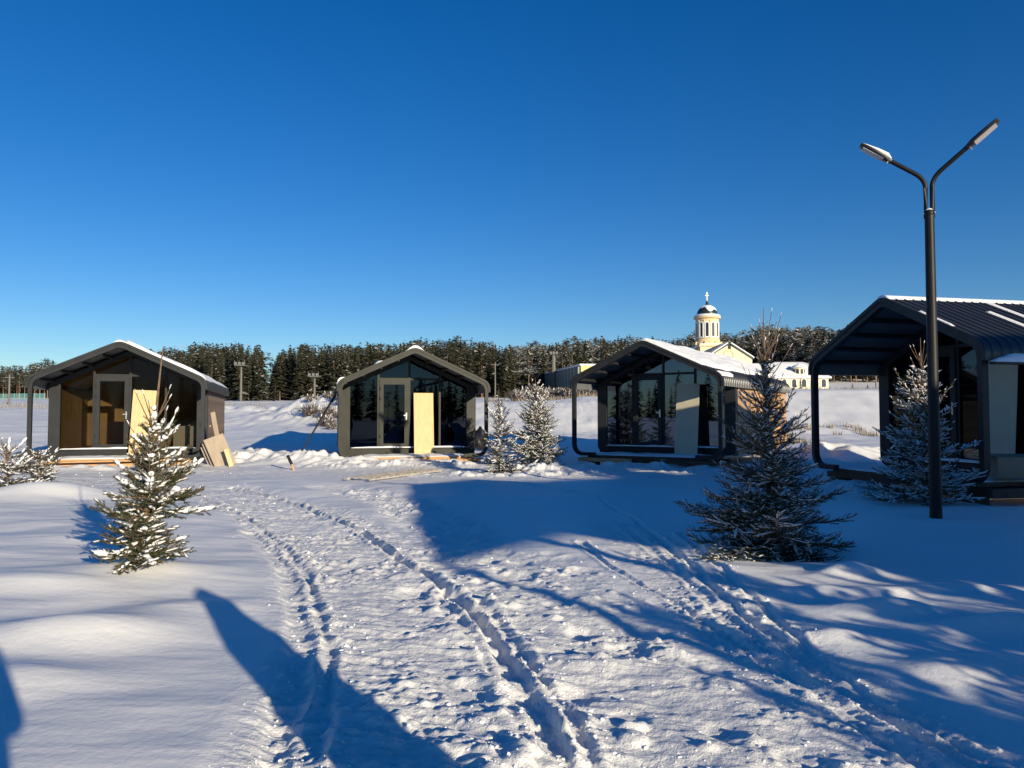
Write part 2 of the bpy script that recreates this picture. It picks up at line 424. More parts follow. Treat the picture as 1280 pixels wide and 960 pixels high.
    z[m] += 1.02 * sst(um, 3.4, 4.3) * (1 - sst(um, 8.6, 10)) * np.exp(-((sm_ - 2.8) / .85) ** 2) * (.86 + .30 * fbm(um * 1.3, sm_ * 1.0, 901, 3))
    # shovelled heaps and lumps along the cabins
    def heap(cx, cy, rx, ry, hh, seed, lumpy=1.0):
        nonlocal z
        e = ((x - cx) / rx) ** 2 + ((y - cy) / ry) ** 2; m = e < 3.5
        xm, ym = x[m], y[m]; k = np.exp(-e[m])
        z[m] += k * hh * (.75 + .5 * fbm(xm * 1.1, ym * 1.1, seed, 3)) + lumpy * np.minimum(k * 1.5, 1) * (cells(xm * 2.2, ym * 2.2, seed + 2, .7, .25, .5) / 2.2 * .55 + cells(xm * 5, ym * 5, seed + 9, .6, .2, .5) / 5 * .6)
    heap(-7.7, 25.2, 1.9, 1.2, .42, 201); heap(-5.9, 24.6, 1.0, .7, .28, 205); heap(-9.6, 25.4, .9, .9, .30, 209)
    heap(-5.0, 23.3, 1.2, .5, .15, 213); heap(-3.0, 24.0, 2.0, .45, .20, 217, .8); heap(.8, 22.2, 1.4, .6, .16, 221)
    heap(3.1, 22.9, 1.8, .55, .16, 225, .8); heap(5.4, 21.2, 1.2, .5, .12, 229, .8); heap(-11.5, 22.0, 2.6, .5, .12, 233, .6)
    heap(1.6, 20.9, 1.8, .4, .06, 237, .7); heap(-.6, 20.2, 2.0, .4, .05, 241, .7)
    heap(8.6, 21.5, 2.0, 1.5, .55, 245, .15); heap(11.0, 27, 3.5, 1.6, .6, 249, .2); heap(6.2, 17.3, 1.3, .5, .10, 253, .4); heap(7.3, 18.3, 1.3, .5, .24, 257, .5); heap(7.2, 16.4, .5, .9, .20, 261, .5); heap(9.6, 12.6, 1.6, .35, .14, 265, .3)
    for (ci, lst) in ((1, ((-1.7, .5, .20), (-.9, .35, .12), (-.2, .6, .22), (.55, .35, .10), (1.25, .5, .18))), (0, ((-1.9, .4, .08), (.9, .5, .10), (1.9, .4, .12))), (2, ((-.4, .5, .14), (.6, .6, .16), (2.0, .5, .14)))):
        cx0, cy0, th0 = CAB[ci]
        for j_, (lx0, rr0, h0) in enumerate(lst):
            heap(cx0 + lx0 * math.cos(th0) + -.12 * math.sin(th0), cy0 - lx0 * math.sin(th0) - .12 * math.cos(th0), rr0, .30, h0, 271 + 10 * ci + j_, .5)
    # big old heaps and rough field behind
    for (px, dist, w_, dpt, hh, sd0) in ((405, 56, 2.4, 3, .6, 301), (368, 60, 3.0, 3, .5, 305), (430, 60, 6, 6, 1.5, 309), (300, 75, 9, 4, .8, 313), (215, 80, 9, 4, .8, 317), (480, 70, 6, 5, 1.0, 321)):
        heap((px - 640) / F * dist, dist, w_, dpt, hh, sd0, .8)
    m = (r > 28) & (y > 0)
    xm, ym = x[m], y[m]; k = sst(r[m], 28, 50) * (1 - sst(r[m], 200, 300))
    z[m] += k * (.16 * fbm(xm * .35, ym * .2, 331, 4, .55) + .25 * fbm(xm * .06, ym * .06, 335, 2) + .05 * np.clip(fbm(xm * 1.6, ym * 1.3, 337, 3), 0, 1))
    worn[m] = np.maximum(worn[m], .35 * k)
    # level pads under the cabins, hollow round the near spruce
    for (cx, cy, th) in CAB:
        a = (math.sin(th), math.cos(th)); rr = (math.cos(th), -math.sin(th))
        lx = (x - cx) * rr[0] + (y - cy) * rr[1]; ly = (x - cx) * a[0] + (y - cy) * a[1]
        k = (1 - sst(np.abs(lx), 2.0, 2.6)) * sst(ly, .1, .6) * (1 - sst(ly, 8.6, 9.3))
        z = z * (1 - k) + (-.02) * k
    for (px, py, rad, dp) in ((985, 692, .75, .16),):
        cx, cy = G(px, py); z = z - dp * np.exp(-(((x - cx) / rad) ** 2 + ((y - cy) / (rad * .7)) ** 2))
    return z, worn

CAB = [(-11.917, 23.292, R(-16.1)), (-3.156, 25.059, R(-13.7)), (4.008, 23.571, R(31.6)), (7.477, 15.466, R(77.2))]
def axis(vals):
    return np.array(vals)
def build_axis(lo, hi, c0, c1, step, g):
    mid_ = list(np.arange(c0, c1 + 1e-6, step)); a = [c1]; s = step
    while a[-1] < hi: s *= g; a.append(a[-1] + s)
    b = [c0]; s = step
    while b[-1] > lo: s *= g; b.append(b[-1] - s)
    return np.array(b[1:][::-1] + mid_ + a[1:])
xs = build_axis(-700, 700, -3.4, 4.8, .02, 1.0135)
ys_n = [2.4]
while ys_n[-1] < 30: ys_n.append(ys_n[-1] + max(.013, ys_n[-1] * .0036))
while ys_n[-1] < 800: ys_n.append(ys_n[-1] * 1.0085)
yb = [2.4]; s_ = .03
while yb[-1] > -500: s_ *= 1.05; yb.append(yb[-1] - s_)
ys = np.array(yb[1:][::-1] + ys_n)
X, Y = np.meshgrid(xs, ys); sh = X.shape
Z, WORN = height(X.ravel(), Y.ravel())
V = np.stack([X.ravel(), Y.ravel(), Z], 1)
nx, ny = len(xs), len(ys)
i0 = (np.arange(ny - 1)[:, None] * nx + np.arange(nx - 1)[None, :]).ravel()
Q = np.stack([i0, i0 + 1, i0 + nx + 1, i0 + nx], 1)
gm = mesh_np('snow_ground', V, Q=Q, mats=[SNOW], smooth=True)
at = gm.attributes.new('rough', 'FLOAT', 'POINT'); at.data.foreach_set('value', WORN.astype(np.float32))
ground = obj_np('snow_ground', gm); tag(ground, kind='structure')
# crumbs of snow thrown up along the ruts and over the trodden ground
def clods():
    rg = np.random.default_rng(77); N = 90000
    y_ = 2.6 * (24 / 2.6) ** rg.random(N) ; x_ = (rg.random(N) * 1.5 - .78) * (y_ + .5)
    z_, w_ = height(x_, y_)
    dmin = np.full(N, 9.)
    for pts in (rutL, rutR, rutR2, rutR3, dg1, dg2, dg3, dg4):
        d, _, _ = polydist(x_, y_, pts); dmin = np.minimum(dmin, np.abs(d - .1))
    clump = vnoise(x_ * 2.2, y_ * 2.2, 881)
    pr_ = .17 * np.exp(-(dmin / .12) ** 2) * (.4 + 1.2 * sst(vnoise(x_ * 1.1, y_ * 1.1, 883), .4, .7)) + .08 * np.clip(w_, 0, 1) * sst(clump, .45, .75) + .012 * (w_ > .5)
    k = rg.random(N) < pr_ * .8; x_, y_, z_ = x_[k], y_[k], z_[k]; n = len(x_)
    s = .0042 * (1 + rg.pareto(2.0, n)); s = np.minimum(s, .015) * np.clip(.75 + y_ * .04, .8, 1.6)
    ph = (1 + 5 ** .5) / 2; ico = np.array([(-1, ph, 0), (1, ph, 0), (-1, -ph, 0), (1, -ph, 0), (0, -1, ph), (0, 1, ph), (0, -1, -ph), (0, 1, -ph), (ph, 0, -1), (ph, 0, 1), (-ph, 0, -1), (-ph, 0, 1)]) / 1.9
    fc = np.array([(0, 11, 5), (0, 5, 1), (0, 1, 7), (0, 7, 10), (0, 10, 11), (1, 5, 9), (5, 11, 4), (11, 10, 2), (10, 7, 6), (7, 1, 8), (3, 9, 4), (3, 4, 2), (3, 2, 6), (3, 6, 8), (3, 8, 9), (4, 9, 5), (2, 4, 11), (6, 2, 10), (8, 6, 7), (9, 8, 1)])
    v = ico[None] * (.7 + .6 * rg.random((n, 12, 1))) * s[:, None, None] * np.stack([.8 + .6 * rg.random(n), .8 + .6 * rg.random(n), .6 + .35 * rg.random(n)], 1)[:, None, :]
    a = rg.random(n) * 6.28; c, s2 = np.cos(a)[:, None], np.sin(a)[:, None]
    v = np.stack([v[..., 0] * c - v[..., 1] * s2, v[..., 0] * s2 + v[..., 1] * c, v[..., 2]], 2) + np.stack([x_, y_, z_ - s * .05], 1)[:, None, :]
    f_ = (fc[None] + (np.arange(n) * 12)[:, None, None]).reshape(-1, 3)
    o = obj_np('snow_crumbs', mesh_np('snow_crumbs', v.reshape(-1, 3), T=f_, mats=[SNOW2], smooth=False)); tag(o, 'loose crumbs of snow along the ruts and over the trodden ground', 'snow crumbs', kind='stuff'); print('crumbs', n)
clods()
def gz(x, y):
    z, _ = height(np.array([float(x)]), np.array([float(y)])); return float(z[0])
print('ground verts', len(V))
# ------------------------------------------------------------------ cabins
CW, CL, CH, CC, CD = 4.86, 2.44, 3.54, 1.75, 9.0
def arch(w, l, h, z0, stub, r=.34):
    return fillet([(-w / 2 + stub, z0), (-w / 2, z0), (-w / 2, l), (0, h), (w / 2, l), (w / 2, z0), (w / 2 - stub, z0)],
                  [0, r, r, .35, r, r, 0])
def zin(x, off=.13): return (CL - off) + (CH - CL) * (1 - abs(x) / (CW / 2))

def roof_profile(off):
    w = CW / 2 + off
    return fillet([(-w, CL - .30), (-w, CL + off * .4), (0, CH + off * 1.05), (w, CL + off * .4), (w, CL - .30)], [0, .34, .40, .34, 0], 8)

DARKW = mat('dark_timber', (.07, .035, .02), .7, var=.3)  # timber darkened for the cabins that stand in shade
def make_cabin(i, cx, cy, th, z0, trim, sid, glass, inner, label, snow, ply_in=False):
    t = empty('modular_cabin', (cx, cy, z0), -th); tag(t, label, 'cabin', 'modular cabins round the snowy yard')
    # front arch
    MB().sweep(arch(CW - .1, CL - .05, CH - .06, .05, .75), .11, 0, .13).build('front_arch', trim, t, smooth=True)
    # roof sheet with standing ribs
    po = roof_profile(.055); pi_ = roof_profile(.0)
    yv = []; ro = []
    y = .02
    while y < CD:
        for dy, h in ((0, 0), (.13, 0), (.15, .022), (.18, .022), (.20, 0)):
            if y + dy <= CD and dy < .2: yv.append(y + dy); ro.append(h)
        y += .2
    n = len(po); m = len(yv); Vv = []
    po_ = [Vector(p) for p in po]; nr = []
    for k in range(n):
        tg = (po_[min(k + 1, n - 1)] - po_[max(k - 1, 0)]).normalized(); nr.append(Vector((-tg.y, tg.x)))
    for j in range(m):
        for k in range(n):
            q = po_[k] + nr[k] * ro[j]; Vv.append((q.x, yv[j], q.y))
        for k in range(n): Vv.append((pi_[n - 1 - k][0], yv[j], pi_[n - 1 - k][1]))
    L = 2 * n; fc = []
    for j in range(m - 1):
        for k in range(L):
            k2 = (k + 1) % L; fc.append([j * L + k, j * L + k2, (j + 1) * L + k2, (j + 1) * L + k])
    for k in range(n - 1):
        fc.append([k, k + 1, L - 2 - k, L - 1 - k]); b = (m - 1) * L; fc.append([b + k, b + L - 1 - k, b + L - 2 - k, b + k + 1])
    me = bpy.data.meshes.new('roof'); me.from_pydata(Vv, [], fc); me.materials.append(ROOFM); me.materials.append(ROOFU)
    me.update()
    mi = []
    for j in range(m - 1):
        for k in range(L): mi.append(1 if n <= k < 2 * n - 1 else 0)
    mi += [0] * (len(fc) - len(mi)); me.polygons.foreach_set('material_index', mi)
    roof = bpy.data.objects.new('roof', me); COL.objects.link(roof); roof.parent = t
    # fascia strip at the front, purlins below the sheet
    MB().sweep(arch(CW + .06, CL + .05, CH + .06, CL - .3, 0)[1:-1] if False else roof_profile(.035), .075, -.02, .016).build('fascia', trim, t, smooth=True)
    for sx in (-1, 1):
        for k in range(4):
            f_ = .22 + .23 * k; x = sx * f_ * CW / 2; zc = zin(x, .13)
            tx = Vector((sx, 0, -(CH - CL) / (CW / 2))).normalized(); nn = Vector((tx.z * sx * -1, 0, tx.x * sx))
            c = Vector((x, (.14 + CD - .2) / 2, zc + .02))
            MB().obox(c, tx * .03, Vector((0, (CD - .34) / 2, 0)), nn * .045).build('purlin', trim, t)
    # front wall plate with big glazed opening
    c = CC; ow = CW - .16
    outer = fillet([(0, .02), (-ow / 2, .02), (-ow / 2, CL - .07), (0, CH - .08), (ow / 2, CL - .07), (ow / 2, .02), (0.001, .02)], [0, .3, .25, .2, .25, .3, 0])[:-1]
    gw = 2.02
    hole = [(-gw, .26), (gw, .26), (gw, zin(gw, .26)), (0, zin(0, .24)), (-gw, zin(gw, .26))]
    MB().plate([outer, hole], c, c + .14).build('wall_front', trim, t)
    # mullions
    mb = lambda x0, x1, z0_, z1_, d0=.02, d1=.11: MB().box(x0, x1, c + d0, c + d1, z0_, z1_)
    mb(-.035, .035, .26, zin(0, .25)).build('mullion', trim, t)
    mb(-1.10, -1.03, .26, zin(1.06, .25)).build('mullion', trim, t)
    mb(1.03, 1.10, .26, zin(1.06, .25)).build('mullion', trim, t)
    mb(-1.03, -.035, 2.60, 2.67).build('transom', trim, t)
    mb(.035, 1.03, 2.60, 2.67).build('transom', trim, t)
    # panes
    def pane(poly): return MB().plate([poly], c + .055, c + .067).build('window_pane', glass, t)
    zi = lambda x: zin(x, .255)
    pane([(-gw, .26), (-1.10, .26), (-1.10, zi(1.10)), (-gw, zi(gw))])
    pane([(1.10, .26), (gw, .26), (gw, zi(gw)), (1.10, zi(1.10))])
    pane([(.035, .26), (1.03, .26), (1.03, 2.60), (.035, 2.60)])
    pane([(-1.03, 2.67), (-.035, 2.67), (-.035, zi(.035)), (-1.03, zi(1.03))])
    pane([(.035, 2.67), (1.03, 2.67), (1.03, zi(1.03)), (.035, zi(.035))])
    # door
    d = MB().plate([[(-1.03, .27), (-.035, .27), (-.035, 2.60), (-1.03, 2.60)], [(-.89, .40), (-.17, .40), (-.17, 2.44), (-.89, 2.44)]], c - .015, c + .075).build('door', trim, t)
    MB().plate([[(-.89, .40), (-.17, .40), (-.17, 2.44), (-.89, 2.44)]], c + .03, c + .042).build('door_pane', glass, d)
    hb = MB().box(-.125, -.085, c - .035, c - .015, 1.22, 1.46); hb.box(-.12, -.10, c - .075, c - .035, 1.36, 1.38); hb.box(-.20, -.10, c - .09, c - .07, 1.355, 1.385)
    hb.build('handle', mat('brushed_steel', (.6, .6, .6), .3, 1.0), d)
    for hz in (.6, 1.9, 2.25): MB().tube([(-1.005, c - .03, hz), (-1.005, c - .03, hz + .1)], .013).build('hinge', BLACKP, d)
    # side and back walls
    x = CW / 2 - .10
    for sx in (-1, 1):
        MB().box(min(sx * x, sx * (x - .12)), max(sx * x, sx * (x - .12)), c + .14, CD - .12, .04, CL - .16).build('wall_side', sid, t)
        MB().box(min(sx * (x + .012), sx * (x - .13)), max(sx * (x + .012), sx * (x - .13)), c + .1415, c + .30, .02, CL - .08).build('corner_trim', trim, t)
    MB().plate([[(-x, .04), (x, .04), (x, CL - .16), (0, CH - .14), (-x, CL - .16)]], CD - .118, CD - .02).build('wall_back', sid, t)
    # interior
    MB().box(-x + .125, x - .125, c + .145, CD - .125, .06, .22).build('floor', inner, t)
    MB().plate([[(-x + .13, .225), (x - .13, .225), (x - .13, CL - .2), (0, CH - .2), (-x + .13, CL - .2)]], c + 4.2, c + 4.3).build('partition', inner, t)
    for sx in (-1, 1):
        MB().box(min(sx * (x - .125), sx * (x - .15)), max(sx * (x - .125), sx * (x - .15)), c + .32, c + 4.19, .225, CL - .2).build('lining', inner, t)
        tx = Vector((sx * CW / 2, 0, -(CH - CL))).normalized(); nn = Vector((-tx.z * sx, 0, tx.x * sx))
        MB().obox(Vector((sx * CW / 4, c + 2.2, (zin(0, .20) + zin(CW / 2, .20)) / 2 - .03)), tx * 1.24, Vector((0, 1.95, 0)), nn * .012).build('lining', inner, t)
    # terrace base: floor frame, joists and boards
    wood = PINE if i < 2 else DARKW
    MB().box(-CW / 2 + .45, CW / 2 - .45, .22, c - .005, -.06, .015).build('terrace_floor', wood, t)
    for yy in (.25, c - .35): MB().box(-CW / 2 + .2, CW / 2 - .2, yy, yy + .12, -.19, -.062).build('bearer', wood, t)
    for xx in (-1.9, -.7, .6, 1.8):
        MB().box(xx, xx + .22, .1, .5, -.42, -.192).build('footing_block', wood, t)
    # snow lying on ledges
    bumpy_strip('snow_ledge', -gw + .02, gw - .02, c - .13, c + .0, .262, .05, t, 7 * i + 3)
    if snow: roof_snow(i, t, snow)
    drift_snow(t, i)
    return t

def bumpy_strip(name, x0, x1, y0, y1, z, h, parent, seed, ny_=6):
    nx_ = max(6, int((x1 - x0) / .08)); xv = np.linspace(x0, x1, nx_); yv = np.linspace(y0, y1, ny_)
    A, B = np.meshgrid(xv, yv)
    e = 1 - (np.abs(np.linspace(-1, 1, ny_)) ** 3)[:, None] * .85
    ex = 1 - (np.abs(np.linspace(-1, 1, nx_)) ** 10)[None, :] * .9
    Hh = z + h * e * ex * (.6 + .6 * vnoise(A * 3 + seed, B * 6 + seed, seed)) 
    Vt = np.stack([A.ravel(), B.ravel(), Hh.ravel()], 1); Vb = Vt.copy(); Vb[:, 2] = z - .004
    i0 = (np.arange(ny_ - 1)[:, None] * nx_ + np.arange(nx_ - 1)[None, :]).ravel(); q = np.stack([i0, i0 + 1, i0 + nx_ + 1, i0 + nx_], 1)
    N = nx_ * ny_; rim = list(range(nx_)) + [r * nx_ + nx_ - 1 for r in range(1, ny_)] + [(ny_ - 1) * nx_ + k for k in range(nx_ - 2, -1, -1)] + [r * nx_ for r in range(ny_ - 2, 0, -1)]
    rq = [[a, rim[(k + 1) % len(rim)], rim[(k + 1) % len(rim)] + N, a + N][::-1] for k, a in enumerate(rim)]
    return obj_np(name, mesh_np(name, np.concatenate([Vt, Vb]), Q=np.concatenate([q, np.array(rq)]), mats=[SNOW2], smooth=True), parent)

def drift_snow(t, i):
    bumpy_strip('terrace_snow', -CW / 2 + .5, CW / 2 - .5, .24, CC - .16, .012, .07, t, 40 + i, 14)

def roof_snow(i, t, spec):
    """spec: function(s,y)->thickness, s from -1 (left eave) through 0 (ridge) to 1 (right eave)"""
    pr = [Vector(p) for p in roof_profile(.055 + .024)]
    d = [0]
    for a, b in zip(pr[:-1], pr[1:]): d.append(d[-1] + (b - a).length)
    tot = d[-1]; ns, ny_ = 120, 150
    S = np.linspace(.035, .965, ns); Yv = np.linspace(.0, CD + .02, ny_)
    px = np.interp(S * tot, d, [p.x for p in pr]); pz = np.interp(S * tot, d, [p.y for p in pr])
    tx = np.gradient(px); tz = np.gradient(pz); ln = np.hypot(tx, tz); nx_ = -tz / ln; nz_ = tx / ln
    s = (S - .5) * 2
    SS, YY = np.meshgrid(s, Yv, indexing='ij')
    th = spec(SS, YY)
    th = np.where(th > 0, th, -.01)
    PX = px[:, None] + nx_[:, None] * th; PZ = pz[:, None] + nz_[:, None] * th
    BX = px[:, None] - nx_[:, None] * .02 + 0 * th; BZ = pz[:, None] - nz_[:, None] * .02 + 0 * th
    N = ns * ny_
    V_ = np.concatenate([np.stack([PX.ravel(), YY.ravel(), PZ.ravel()], 1), np.stack([BX.ravel(), YY.ravel(), BZ.ravel()], 1)])
    i0 = (np.arange(ns - 1)[:, None] * ny_ + np.arange(ny_ - 1)[None, :])
    thq = np.maximum.reduce([th[:-1, :-1], th[1:, :-1], th[:-1, 1:], th[1:, 1:]]) > 0
    I = i0[thq]
    q = np.stack([I, I + ny_, I + ny_ + 1, I + 1], 1)[:, ::-1]
    # side skirts where the mask ends at the grid border
    sk = []
    for k in range(ns - 1):
        for c_ in (0, ny_ - 1):
            cc = min(c_, ny_ - 2)
            if thq[k, cc]:
                a = k * ny_ + c_; sk.append([a, a + ny_, a + ny_ + N, a + N])
    for k in range(ny_ - 1):
        for r_ in (0, ns - 1):
            rr = min(r_, ns - 2)
            if thq[rr, k]:
                a = r_ * ny_ + k; sk.append([a, a + 1, a + 1 + N, a + N])
    if sk: q = np.concatenate([q, np.array(sk)])
    obj_np('roof_snow', mesh_np('roof_snow', V_, Q=q, mats=[SNOW2], smooth=True), t)

def sn1(s, y):
    n = fbm(s * 6, y * .9, 401, 4)
    a = sst(s, -.02, .05) * (1 - sst(s, .80 - .1 * y / 9, .90)) * sst(s * 6 + .0 * y + n * .6, .25, .5)
    return .10 * a * (.8 + .5 * n) - .004 + .05 * np.exp(-(s / .05) ** 2) * (n > -.4)
def sn2(s, y):
    n = fbm(s * 9, y * 1.3, 405, 4)
    cap = np.exp(-((s - 0) / .075) ** 2) * .09 * (1 - .3 * (y > 3))
    pt = np.exp(-((s + .42) / .05) ** 2 - ((y - .5) / .5) ** 2) * .09 + np.exp(-((s + .86) / .045) ** 2) * (y < 1.4) * .07
    back = sst(y, 4.5, 7) * .06 * sst(n, -.2, .2) * (np.abs(s) < .8)
    return cap + pt + back - .012
def sn3(s, y):
    n = fbm(s * 6, y * .8, 409, 4)
    edge = .66 + .10 * n
    a = sst(s, -.03, .03) * (1 - sst(s, edge, edge + .05))
    return .11 * a * (.8 + .5 * n) - .004 + (.04 * (np.abs(s - .86) < .03) * (y < 1.2))
def sn4(s, y):
    n = fbm(s * 8, y * 1.2, 413, 4)
    cap = np.exp(-((s - .0) / .05) ** 4) * .055
    back = sst(y + 2.6 * n - 5 * s, 3.6, 4.3) * .10 * (s < .62) * (s > -.1)
    st = 0
    for (yc, a, b) in ((.06, .35, .62), (2.36, .05, .80), (1.76, .30, .74), (4.16, .03, .78)):
        st = st + .032 * (np.abs(y - yc) < .04) * (s > a) * (s < b)
    return np.maximum(np.maximum(cap, back), st) - .012

INN1 = mat('yellow_plywood_lining', (.36, .26, .13), .6, var=.2, vscale=2, stretch=(1, 4, .5))
INN2 = mat('dim_board_lining', (.15, .12, .09), .7, var=.2, vscale=2)
INN4 = mat('brown_board_lining', (.25, .13, .06), .7, var=.2, vscale=2)
L_ = ['dark grey cabin with brown plank side and yellowish lining behind its glass, farthest left',
      'dark olive grey cabin seen nearly head on, with black poles leaning on its left side',
      'dark cabin with thick snow on its roof slope, in front of the domed church',
      'large near cabin with ribbed roof and deep open porch behind the street lamp']
Z0 = [.26, .222, .316, .395]
sp_ = [sn1, sn2, sn3, sn4]
trims = [DARK, DARK2, DARK, DARK]; sids = [SID1, SID1, SID2, SID1]; gl = [GLASS, GLASS2, GLASSD, GLASS2]; inn = [INN1, INN2, INN2, INN4]
cabins = []
for i in range(4):
    cabins.append(make_cabin(i, CAB[i][0], CAB[i][1], CAB[i][2], Z0[i], trims[i], sids[i], gl[i], inn[i], L_[i], sp_[i]))
def cl(i, x, y, z=0.0):
    """cabin-local point to world"""
    cx, cy, th = CAB[i]
    return Vector((cx + x * math.cos(th) + y * math.sin(th), cy - x * math.sin(th) + y * math.cos(th), Z0[i] + z))

# eave ledge with snow on the near cabin (gutter)
g = MB().box(CW / 2 + .06, CW / 2 + .17, .10, 7.5, CL - .37, CL - .33).build('gutter', DARK, cabins[3])
obj = bumpy_strip('snow_on_gutter', CW / 2 + .04, CW / 2 + .17, .12, 1.35, CL - .328, .14, g, 77, 20)
obj = bumpy_strip('snow_on_gutter', CW / 2 + .06, CW / 2 + .17, 1.35, 3.6, CL - .328, .035, g, 78, 20)

# ---- plywood sheets leaning on the glass fronts
def leaning(name, i, x, w, h, m, label, y0=1.32, lean=.30, tilt=0., thick=.018, grp=None):
    t = cl(i, x, y0); a = math.atan2(lean, h)
    o = MB().box(-w / 2, w / 2, -thick / 2, thick / 2, 0, h).build(name, m, None, bevel=.003)
    o.location = (t.x, t.y, Z0[i] + .02); o.rotation_euler = (-a, tilt, -CAB[i][2])
    tag(o, label, 'plywood', grp); return o
G_ = 'plywood sheets leaning on the cabin fronts'
leaning('plywood_sheet', 0, .43, .76, 2.15, PLY, 'pale yellow plywood sheet leaning beside the door of the leftmost cabin', tilt=.03, grp=G_)
leaning('plywood_sheet', 1, .47, .68, 2.15, PLY, 'bright cream plywood sheet standing against the glass of the head-on olive cabin', grp=G_)
leaning('plywood_sheet', 2, .95, .74, 2.28, PLYSH, 'shaded grey plywood sheet with one thin lit streak, on the cabin before the church', y0=1.15, grp=G_)
leaning('plywood_sheet', 3, 1.28, .72, 2.2, PLYSH, 'shaded grey plywood sheet leaning at the porch of the near right cabin', y0=1.42, lean=.16, grp=G_)

# loose boards and sheets by the first cabin's right corner
def sheet(px, py, dep, w, h, yaw, leanx, leany, label, m=PLY2, thick=.018, name='plywood_offcut', z=None, cat='board'):
    p = D(px, py, dep)
    o = MB().box(-w / 2, w / 2, -thick / 2, thick / 2, 0, h).build(name, m, None, bevel=.003)
    o.location = (p[0], p[1], p[2] if z is None else z); o.rotation_euler = (leanx, leany, yaw); tag(o, label, cat); return o
GS = 'sheets stacked against the first cabin'
for k, (dx, lab) in enumerate(((0, 'broad brown plywood offcut leaning at the front of the stack by the leftmost cabin'), (1, 'brown offcut leaning just behind the broad front sheet at the leftmost cabin'), (2, 'narrow brown offcut at the back of the leaning stack by the leftmost cabin'))):
    o = sheet(283 - 4.5 * k, 584 + 1.0 * k, 23.6 + .12 * k, .62 - .05 * k, 1.02 - .10 * k, R(38), R(-14), R(-20) , lab); o['group'] = GS
sheet(272, 548, 24.3, .14, .85, R(10), R(-6), R(-12), 'thin upright plank rising behind the leaning offcuts at the leftmost cabin', PLY2, .03, 'plank')
sheet(289, 583, 23.3, .13, .55, R(38), R(-14), R(-14), 'short light batten resting on the broad leaning offcut', PLY, .03, 'batten')

# inside the first cabin: boards and a white carton seen through the right panes
o = MB().box(-.25, .25, -.01, .01, 0, 1.3).build('stored_board', PLY, None); q = cl(0, 1.25, 2.6, .3); o.location = q; o.rotation_euler = (R(-12), R(48), R(16)); tag(o, 'yellow board lying aslant inside the leftmost cabin behind its right window', 'board')
o = MB().box(-.35, .35, -.3, .3, 0, .75).build('carton', mat('pale_carton', (.45, .47, .45), .8), None, bevel=.01); q = cl(0, 1.6, 2.5, .23); o.location = q; o.rotation_euler = (0, 0, R(16)); tag(o, 'pale carton on the floor inside the leftmost cabin by the right window', 'carton')
# small lamp hanging in third cabin
# deck beam and carton at near cabin
q = cl(3, 1.95, 1.05)
bx = empty('cardboard_box', (q.x, q.y, Z0[3] + .10), R(-8)); tag(bx, 'brown cardboard box with raised flaps on the terrace of the near right cabin', 'box')
CARD = mat('cardboard', (.30, .22, .15), .85, var=.1)
bb = MB()
for (a, b, c_, d_) in ((-.34, .34, -.25, -.24), (-.34, .34, .24, .25), (-.34, -.33, -.24, .24), (.33, .34, -.24, .24)): bb.box(a, b, c_, d_, 0, .36)
bb.box(-.33, .33, -.24, .24, 0, .02); bb.build('body', CARD, bx)
MB().obox((-.44, 0, .34), (.12, 0, -.035), (0, .24, 0), (0, 0, .003)).build('flap', CARD, bx)
MB().obox((0, -.05, .385), (.34, 0, 0), (0, .20, .02), (0, 0, .003)).build('flap', CARD, bx)
MB().obox((.42, 0, .36), (.09, 0, .02), (0, .24, 0), (0, 0, .003)).build('flap', CARD, bx)
q = cl(3, 2.35, 1.5)
o = MB().box(-1.6, 1.6, -.07, .07, 0, .16).build('timber_beam', mat('dark_timber', (.07, .035, .02), .7, var=.3), None, bevel=.008); o.location = (cl(3, 2.52, 1.6).x, cl(3, 2.52, 1.6).y, Z0[3] - .20); o.rotation_euler = (0, 0, R(90) - CAB[3][2]); tag(o, 'dark timber beam lying under the terrace edge of the near right cabin', 'beam')
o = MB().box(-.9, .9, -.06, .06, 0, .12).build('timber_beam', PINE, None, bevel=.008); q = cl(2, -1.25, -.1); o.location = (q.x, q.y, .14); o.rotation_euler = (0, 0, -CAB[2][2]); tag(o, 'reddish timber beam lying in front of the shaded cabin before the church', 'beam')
o = MB().box(-1.1, 1.1, -.09, .09, 0, .10).build('timber_beam', mat('dark_timber', (.07, .035, .02)), None, bevel=.008); q = cl(2, 1.5, -.15); o.location = (q.x, q.y, .16); o.rotation_euler = (0, 0, -CAB[2][2]); tag(o, 'dark timber beam at the foot of the grey plywood sheet before the church cabin', 'beam')
# boards at first cabin deck
for k, (z_, y_, c_) in enumerate(((.02, -.05, PINE), (-.13, -.20, PINE))):
    o = MB().box(-2.15 + .1 * k, 2.1, -.13, .13, 0, .05 if k == 0 else .10).build('deck_plank', c_, None, bevel=.005); q = cl(0, -.05, y_); o.location = (q.x, q.y, Z0[0] + z_ - .08); o.rotation_euler = (0, R(-.6), -CAB[0][2])
    tag(o, ['upper snowy orange plank along the front of the leftmost cabin', 'lower thick orange plank along the front of the leftmost cabin'][k], 'plank')

